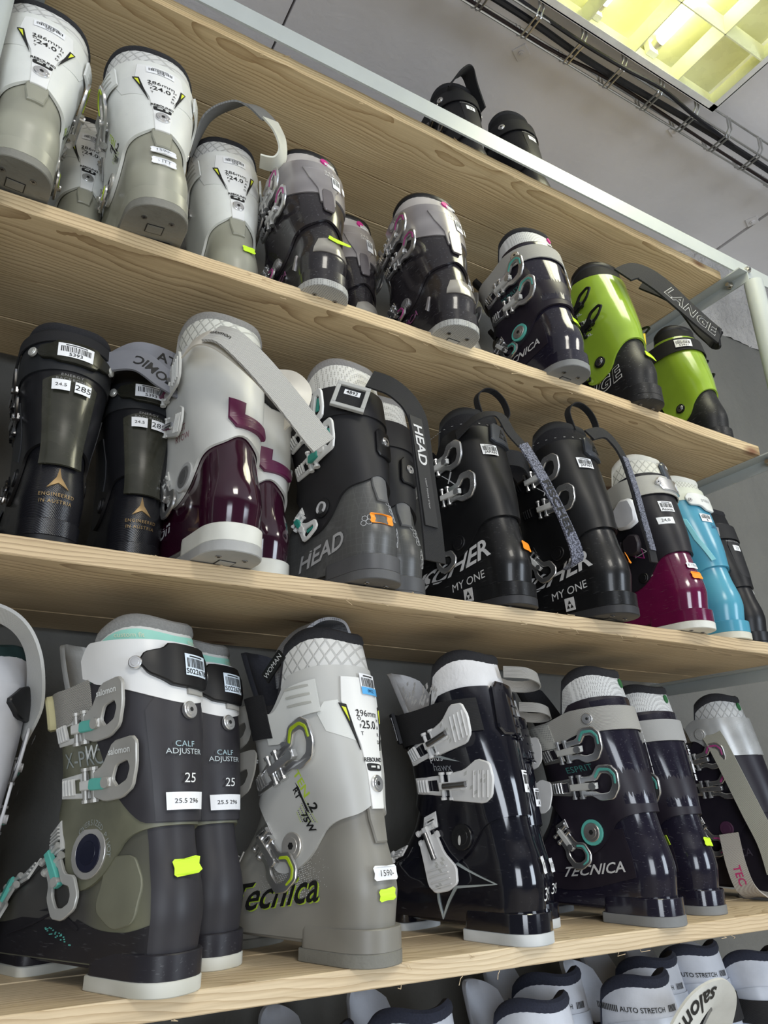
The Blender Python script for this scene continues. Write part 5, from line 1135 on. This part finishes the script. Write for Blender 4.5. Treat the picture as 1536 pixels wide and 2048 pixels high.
def silver_last(L, x, y, z, side=-1, **k):
    b = Boot(L, x, y, z, side=side, notch=0, **k)
    dk = plastic((.022, .018, .030), .4); sv = plastic((.48, .49, .49), .25, metal=.35)
    b.body(dk, dk, quilt((.50, .51, .51)), m_fleece, pad=plastic((.2, .2, .2), .6), spine=False, liner_hi=.352)
    b.patch('calf_collar', sv, lambda v: .248+.030*sm(abs(v), .15, .5), lambda v: .318-.03*sm(abs(v), .3, .8), v0=-.55, v1=.55, off=.0075, th=.004, nz=8, nv=50); b.rivet(side*.33, .290, .011, sv, off=.0085, hexr=False)
    b.poly('green_dot', plastic((.02, .13, .04), .4), ell(0, 0, .005, .0075), .0, .341, off=.0035, th=.0012)
    b.buckles('loop', inlay=m_mag, zs=(.240, .190), v=.60, off=.007); b.rivet(side*.46, .118, .013, plastic((.06, .02, .05), .4), off=.0055, name='pivot', hexr=False)
    wb = pattern((.42, .42, .36), (.25, .25, .21), 'weave', 300, .85, .8)
    b.ribbon('power_strap', wb, [(-.058, .090, .292), (-.066, .075, .270), (-.066, .055, .215), (-.060, .035, .150), (-.050, .020, .095), (-.045, .015, .045)], [(.15, -1, .15), (.2, -1, .1), (.2, -1, 0), (.3, -1, 0), (.3, -1, 0), (.3, -1, 0)], .036, .003)
    b.ribbon('strap_tail', pattern((.42, .40, .36), (.26, .22, .2), 'weave', 200, .8, .5), [(-.060, .085, .110), (-.082, .070, .060), (-.080, .060, .022), (-.050, .052, .008), (-.02, .04, .03)], [(.3, -1, .1)]*5, .034, .003)
    b.ribbon_text('TEC', .018, plastic((.5, .03, .15), .5), 14, flip=1, off=.002, bold=.02)
    b.text('TECNICA', .019, plastic((.06, .05, .07), .4), side*.42, .075, rot=.12, off=.001)
    return b

def black_top(L, x, y, z, side=-1, folded=False, **k):
    k.setdefault('group', 'plain black ski boots')
    b = Boot(L, x, y, z, side=side, notch=0, **k)
    c = plastic((.016, .016, .019), .36); b.body(c, c, plastic((.014, .014, .017), .8, bump=.4, scale=300), m_fleece, spine=False, pad=m_black, liner_hi=.350)
    b.strap(plastic((.022, .022, .025), .6), z0=.292, ht=.040, off=.0095, tilt=.01)
    for sg in (-1, 1): b.rivet(sg*.19, .292, .0085, m_steel, off=.010)
    b.sticker(0, .248, .022, .015, off=.0060, kind='text', txt='23'); b.text('ENERGY BACKBONE', .005, plastic((.3, .3, .3), .5), 0, .266, off=.0058)
    b.poly('rear_inlay', plastic((.024, .024, .028), .5), rnd_poly([(-.020, .050), (.022, .050), (.028, -.03), (.010, -.05), (-.02, -.045)], n=1), 0, .220, off=.005, th=.0010)
    b.sticker(.18, .212, .030, .014, off=.0062, txt='', name='barcode_label'); b.buckles('thin', metal=m_dsteel, lad=m_black, arm=m_black, zs=(.25, .2), low=False)
    b.poly('emblem', plastic((.5, .5, .5), .3), [(0, .012), (.002, .002), (.008, -.008), (.0, -.003), (-.008, -.008), (-.002, .002)], .12, .140, off=.001, th=.001)
    if folded: b.ribbon('folded_strap', m_webk, [(-.045, .05, .325), (-.03, .02, .345), (.0, .03, .375), (.03, .05, .350), (.055, .06, .30)], [(0, 1, .2)]*5, .040, .004)
    return b

def white_row(L, x, y, z, side=-1, strap=False, txt=True, code=None, **k):
    k.setdefault('group', 'white lined ski boots in the bottom row')
    b = Boot(L, x, y, z, side=side, notch=0, **k)
    wl = plastic((.58, .61, .68), .5, bump=.15, scale=260); navy = plastic((.02, .025, .05), .4)
    b.body(plastic((.06, .07, .09), .4), plastic((.52, .56, .64), .35), wl, pattern((.010, .012, .022), (.03, .035, .06), 'fuzz', 400, .95, 1), spine=False, pad=m_rubber, liner_hi=.356, zshell=.2)
    if txt:
        b.text('AUTO STRETCH', .0088, m_ink, -.10, .328, rot=-.02, off=.0035, bold=.012); ac = Acc()
        for q in range(12):
            a = -.060+q*.0030; V, F = plate([(a, -.004-q*.00), (a+.0012, -.004), (a+.0020, .004), (a+.0008, .004)], [], 0, .0006, .0001); ac.add(b.wrap(V, -.13, .328, -.02, .0035), F, m_ink)
        ac.obj('stripe_print', b.root, smooth=False); ac = Acc()
        for q in range(6):
            a = .030+q*.0030; V, F = plate([(a, -.004), (a+.0012, -.004), (a+.0020, .004), (a+.0008, .004)], [], 0, .0006, .0001); ac.add(b.wrap(V, -.07, .328, -.02, .0035), F, m_ink)
        ac.obj('stripe_print', b.root, smooth=False)
    b.strap(m_webk, z0=.280, ht=.035, off=.009)
    if code: b.sticker(.10, .290, .026, .030, off=.0115, txt=code)
    if strap:
        ws = plastic((.62, .62, .58), .6, bump=.3)
        b.ribbon('power_strap', ws, [(-.112, -.02, .22), (-.094, -.03, .295), (-.048, -.038, .345), (.005, -.036, .362), (.048, -.015, .342), (.066, .02, .30)], [(-.95, 0, .3), (-.85, -.1, .5), (-.5, -.2, .85), (-.1, -.5, .85), (.4, -.6, .6), (.6, -.6, .3)], .042, .004)
        b.ribbon_text('salomon', .036, m_ink, 19, flip=1, off=.0028, bold=.02, alongsign=-1)
    return b

def grey_left(L, x, y, z, side=1, **k):
    b = Boot(L, x, y, z, side=side, notch=0, **k)
    wl = plastic((.52, .52, .54), .4); b.body(plastic((.20, .20, .20), .4), wl, plastic((.55, .55, .57), .6), plastic((.02, .05, .05), .9), spine=False, liner_hi=.35)
    b.poly('label_holder', m_black, rnd_poly([(-.03, 0), (-.01, -.02), (.03, -.02), (.045, 0), (.03, .02), (-.01, .02)], n=1), .18, .295, off=.006, th=.005, ch=.0015); b.rivet(.30, .295, .007, m_steel, off=.0105, hexr=False)
    b.buckles('salomon', metal=plastic((.50, .50, .52), .4), lad=wl, arm=wl, inlay=m_teal, zs=(.22, .165), v=.5)
    b.text('X-PRO', .020, plastic((.3, .3, .32), .5), .45, .15, rot=1.2, off=.006)
    ws = pattern((.62, .62, .60), (.42, .42, .40), 'weave', 400, .6, .4)
    b.ribbon('power_strap', ws, [(.060, .100, .262), (.066, .070, .300), (.052, .030, .352), (.020, .010, .385), (-.03, .02, .395), (-.08, .06, .38)], [(.3, -1, -.1), (.3, -1, 0), (.2, -1, 0), (.1, -1, .2), (0, -1, .2), (0, -1, .2)], .040, .004)
    b.poly('strap_badge', m_ink, [(-.014, -.012), (.014, -.012), (.014, .012), (-.014, .012)], .30, .318, rot=-.5, off=.020, th=.001)
    return b

# ------------------------------------------------------------------ the boots on their shelves
G1 = 'white and smoky boots on the upper shelf'
tec_white('leftmost white ski boot on the upper shelf, torn price sticker on its smoky heel', -.030, -.055, Z_B, side=1, code='0757', yaw=5, pitch=4, sc=(1.03, 1.0, .86))
tec_white('white ski boot half hidden in shade between the two foremost white boots', .052, .085, Z_B, side=1, yaw=1, sc=.85, rimless=0)
tec_white('white ski boot with smoky heel carrying two white price stickers, upper shelf', .136, -.062, Z_B, side=-1, yaw=0, pitch=4, roll=-5, price=' 1590-', sc=(1.05, 1.0, .865))
w3 = tec_white('white ski boot with yellow tag, a grey webbing strap curling out of its top', .283, .055, Z_B, side=1, yellow=True, sc=1.0, yaw=-2, roll=-3)
gw = pattern((.22, .22, .21), (.12, .12, .12), 'weave', 300, .8, .6)
w3.ribbon('power_strap', gw, [(-.060, .09, .330), (-.048, .04, .372), (-.010, .01, .392), (.020, -.005, .385), (.044, -.016, .352)], [(.2, .8, .5), (.4, .6, .5), (.6, .4, .5), (.75, .3, .5), (.85, .3, .4)], .040, .003)
w3.ribbon('strap_tail', plastic((.62, .62, .54), .5), [(.044, -.018, .354), (.058, -.024, .320), (.064, -.020, .285), (.052, -.012, .268), (.030, -.006, .270)], [(.85, .3, .4), (.8, .5, .2), (.6, .8, 0), (.3, .9, .1), (.2, 1, .2)], .034, .003)
tec_pink('silver and black ski boot with magenta buckles and a curled yellow heel tag', .398, -.025, Z_B, yellow=True, yaw=2, sc=(1.03, .98, .885))
tec_pink('silver and black ski boot standing back in the gap between the two magenta-buckled boots', .525, .088, Z_B, side=1, sc=.92)
tec_pink('untagged silver and black ski boot with magenta buckles left of the teal-buckled purple one', .634, -.042, Z_B, yaw=0, sc=(1.06, 1.0, .90))
tec_pink('silver and black ski boot mostly hidden behind the right magenta-buckled one', .750, .085, Z_B, side=1, sc=.92)
esprit('dark purple ski boot with teal-inlaid buckles and pink dot on the upper shelf', .885, -.044, Z_B, dot=(.55, .03, .22), yellow=(.04, .108), sc=(1.03, 1.03, .98), yaw=2)
eb = esprit('dark purple ski boot in shade between the teal-buckled one and the lime green one', 1.000, .090, Z_B, side=1, dot=(.55, .03, .22), sc=.93)
lz = lange('lime green and black ski boot with a yellow tag on its black heel', 1.097, -.028, Z_B, side=-1, yellow=True, sc=1.02)
ls = pattern((.010, .010, .012), (.022, .022, .024), 'fuzz', 300, .9, .6)
lz.ribbon('power_strap', ls, [(-.012, .02, .305), (.020, .008, .318), (.055, -.010, .290), (.095, -.028, .240), (.135, -.040, .200), (.172, -.046, .176)], [(.2, .3, .9), (.2, .2, 1), (.2, .1, 1), (.28, .1, 1), (.22, .1, 1), (.2, .1, 1)], .052, .004)
lz.ribbon_text('LANGE', .038, plastic((.62, .62, .6), .5), 34, flip=1, off=.0024, bold=.045, spacing=1.15); lz.ribbon_text('LANGE', .038, m_ink, 34, flip=1, off=.0030, bold=.015, spacing=1.15)
lz.ribbon('strap_fold', ls, [(.172, -.046, .176), (.184, -.030, .182), (.16, -.01, .220), (.11, .0, .280), (.06, .03, .320)], [(.2, .1, 1)]*5, .040, .004)
l2 = lange('lime green and black ski boot nearest the right post, with the buckles on its right', 1.372, .015, Z_B, side=1, sc=.90, yaw=-4)
l2.strap(m_webk, z0=.292, ht=.040, off=.0095); l2.sticker(-.10, .292, .034, .024, rot=-.1, off=.0115, txt='53961')

G2 = ''
k1 = black_top('black ski boot cut by the left photo edge beside the boot labelled 5393', -.080, .0, Z_C, side=1, sc=.88)
for zz in (.262, .205): k1.buckle(.40, zz, side=1, rot=-.35, kind='loop', metal=m_steel, lad=m_black, off=.008, sc=1.1, lift=.35)
a1 = atomic_dark('black ski boot with an olive-sheen spine and white 5393 label, front of the middle shelf', .072, .025, Z_C, sc=.90, yaw=2)
a1.strap(m_webk, z0=.330, ht=.020, off=.010, v0=-.9, v1=.55, tilt=.02, name='pull_loop')
ag = plastic((.20, .205, .23), .7)
a1.ribbon('power_strap', ag, [(.05, .08, .325), (.085, .055, .345), (.13, .05, .345), (.185, .055, .330), (.215, .06, .322)], [(.05, .2, 1)]*5, .042, .004); a1.ribbon_text('ATOMIC', .026, m_ink, 26, flip=1, off=.0024, bold=.02)
a1.ribbon('strap_tail', ag, [(.040, .07, .320), (.085, .035, .320), (.125, .025, .296), (.170, .03, .282)], [(.15, .1, 1)]*4, .038, .004); a1.ribbon_text('ATOMIC', .022, m_ink, 18, flip=1, off=.0024, alongsign=-1, bold=.02)
atomic_dark('black ski boot in deep shade between the 5393 boot and the white maroon one', .176, .060, Z_C, side=1, sc=.86)
salomon_maroon('white cuffed glossy maroon ski boot with a loose silver strap across its back', .272, -.050, Z_C, sc=1.0, yaw=6)
salomon_maroon('glossy maroon ski boot with white cuff, mostly hidden behind the one with the loose strap', .352, .060, Z_C, side=1, loose=False, sc=1.0)
head('charcoal ski boot with white buckles, an orange tag and a clear strap window', .484, -.030, Z_C, orange=True, sc=.98, yaw=10)
head('untagged charcoal ski boot with honeycomb heel right behind the orange-tagged one', .568, .045, Z_C, side=1, strap=False, sc=1.0)
fischer('black ski boot with silver buckles, its speckled grey strap hanging across to the right', .742, -.012, Z_C, orange=(.03, .096, .2), strap=1, sc=1.0, yaw=10)
fischer('black ski boot with silver buckles and a dark strap hanging straight down its heel side', .930, -.042, Z_C, orange=(.11, .100, 1.4), strap=2, sc=1.02, yaw=10)
hawx_maroon('black cuffed magenta ski boot with white strap, size label 24,0 and orange tag', 1.135, -.028, Z_C, sc=.98, yaw=4)
blue_boot('light blue ski boot with white strap plate right of the magenta-heeled one', 1.275, .0, Z_C, sc=.98, yaw=2)
k2 = black_top('dark grey ski boot with silver plate right of the light blue one', 1.385, .03, Z_C, sc=.85)
k2.poly('strap_plate', plastic((.2, .22, .25), .3, metal=.5), rnd_poly([(-.03, .0), (-.01, -.02), (.03, -.018), (.035, .012), (-.01, .018)], n=1), -.2, .29, off=.012, th=.004)

grey_left('pale grey ski boot with a broad silver strap arching over its top', .030, .085, Z_D, sc=.98)
salomon_xpro('charcoal and olive ski boot with mint liner band and yellow tag, lower left', .252, -.010, Z_D, yellow=True, sc=1.04, yaw=26)
salomon_xpro('untagged charcoal ski boot with mint liner band behind the yellow-tagged one', .330, .085, Z_D, side=1, full=False, sc=1.03, yaw=24)
t3 = tec_white('silver and smoky grey ski boot with blue barcode label, price sticker and lime buckles', .490, -.008, Z_D, full=True, blue=True, code='', mm='296mm', size='25.0', price='1590-', yellow=True, sc=1.08, yaw=20)
t3.strap(m_webk, z0=.262, ht=.052, off=.012, v0=-.80, v1=-.63, name='strap_pad', tilt=.0)
t3.ribbon('strap_loop', pattern((.34, .34, .35), (.16, .16, .18), 'dots', 300, .7, .5), [(-.048, .120, .300), (-.046, .125, .345), (-.015, .115, .380), (.025, .110, .385), (.045, .11, .36)], [(.3, 1, 0)]*5, .050, .004)
t3.poly('fabric_tag', m_ink, [(-.024, -.007), (.024, -.007), (.024, .007), (-.024, .007)], -.45, .322, rot=.62, off=.003, th=.0012); t3.text('WOMAN', .009, m_white, -.45, .322, rot=.62, off=.0040, sx=1.2)
hawx_plus('glossy black ski boot with white plate levers and a silver star outline on its side', .722, -.008, Z_D, sc=1.04, yaw=15)
hawx_plus('glossy black ski boot in shade behind the one with the star outline', .818, .085, Z_D, side=1, yaw=10, sc=.93)
esprit('front dark purple ski boot on the lowest full shelf with lettered webbing strap', .980, -.006, Z_D, salom=True, big=True, yellow=(.12, .108, .010), sc=1.04, yaw=11)
esprit('rear dark purple ski boot, lowest full shelf, yellow tag centred on its spine', 1.122, .035, Z_D, side=-1, yellow=(.03, .105), sc=1.0, yaw=0, strapmat=pattern((.40, .40, .39), (.30, .30, .29), 'weave', 500, .8, .4))
silver_last('dark ski boot with silver quilted liner and a webbing strap hanging down', 1.385, .060, Z_D, sc=1.0, yaw=10)

for i, (x, y, sc_, kw, lab) in enumerate([
    (.050, .02, .90, {}, 'white lined ski boot under the lowest shelf at the far left of the bottom row'),
    (.205, .03, .90, {}, 'white lined ski boot in the bottom row below the large charcoal boot'),
    (.350, .04, .92, {}, 'white lined ski boot in the bottom row left of the smoky grey boot'),
    (.600, .02, 1.0, {'code': None}, 'white lined ski boot in the bottom row under the smoky grey boot'),
    (.485, .080, .95, {'txt': False}, 'dark shaded ski boot in the bottom row behind the auto stretch printed ones'),
   (.785, .0, .98, {}, 'white lined ski boot in the bottom row under the glossy black boot, front one'),
    (.886, .080, 1.0, {}, 'white lined ski boot in the bottom row under the glossy black boot, rear one'),
    (.985, -.005, 1.0, {'strap': True}, 'white ski boot in the bottom row with a broad white lettered strap curling over it'),
    (1.105, .080, 1.0, {'code': '83'}, 'white ski boot in the bottom row with barcode label right of the lettered white strap'),
    (1.215, .080, 1.02, {'txt': True}, 'white lined ski boot in the bottom row, rearmost near its right end'),
    (1.330, .05, .98, {'txt': False}, 'pale blue-grey ski boot at the right end of the bottom row')]):
    white_row(lab, x, y, Z_E, sc=sc_, side=-1 if i % 2 else 1, **kw)

black_top('left black ski boot marked 23 on top of the rack, with folded strap', .775, .050, Z_A, sc=.90, folded=True, yaw=-4)
black_top('right black ski boot marked 23 on top of the rack, with pale barcode label', .955, .050, Z_A, sc=.93, side=1, yaw=4)
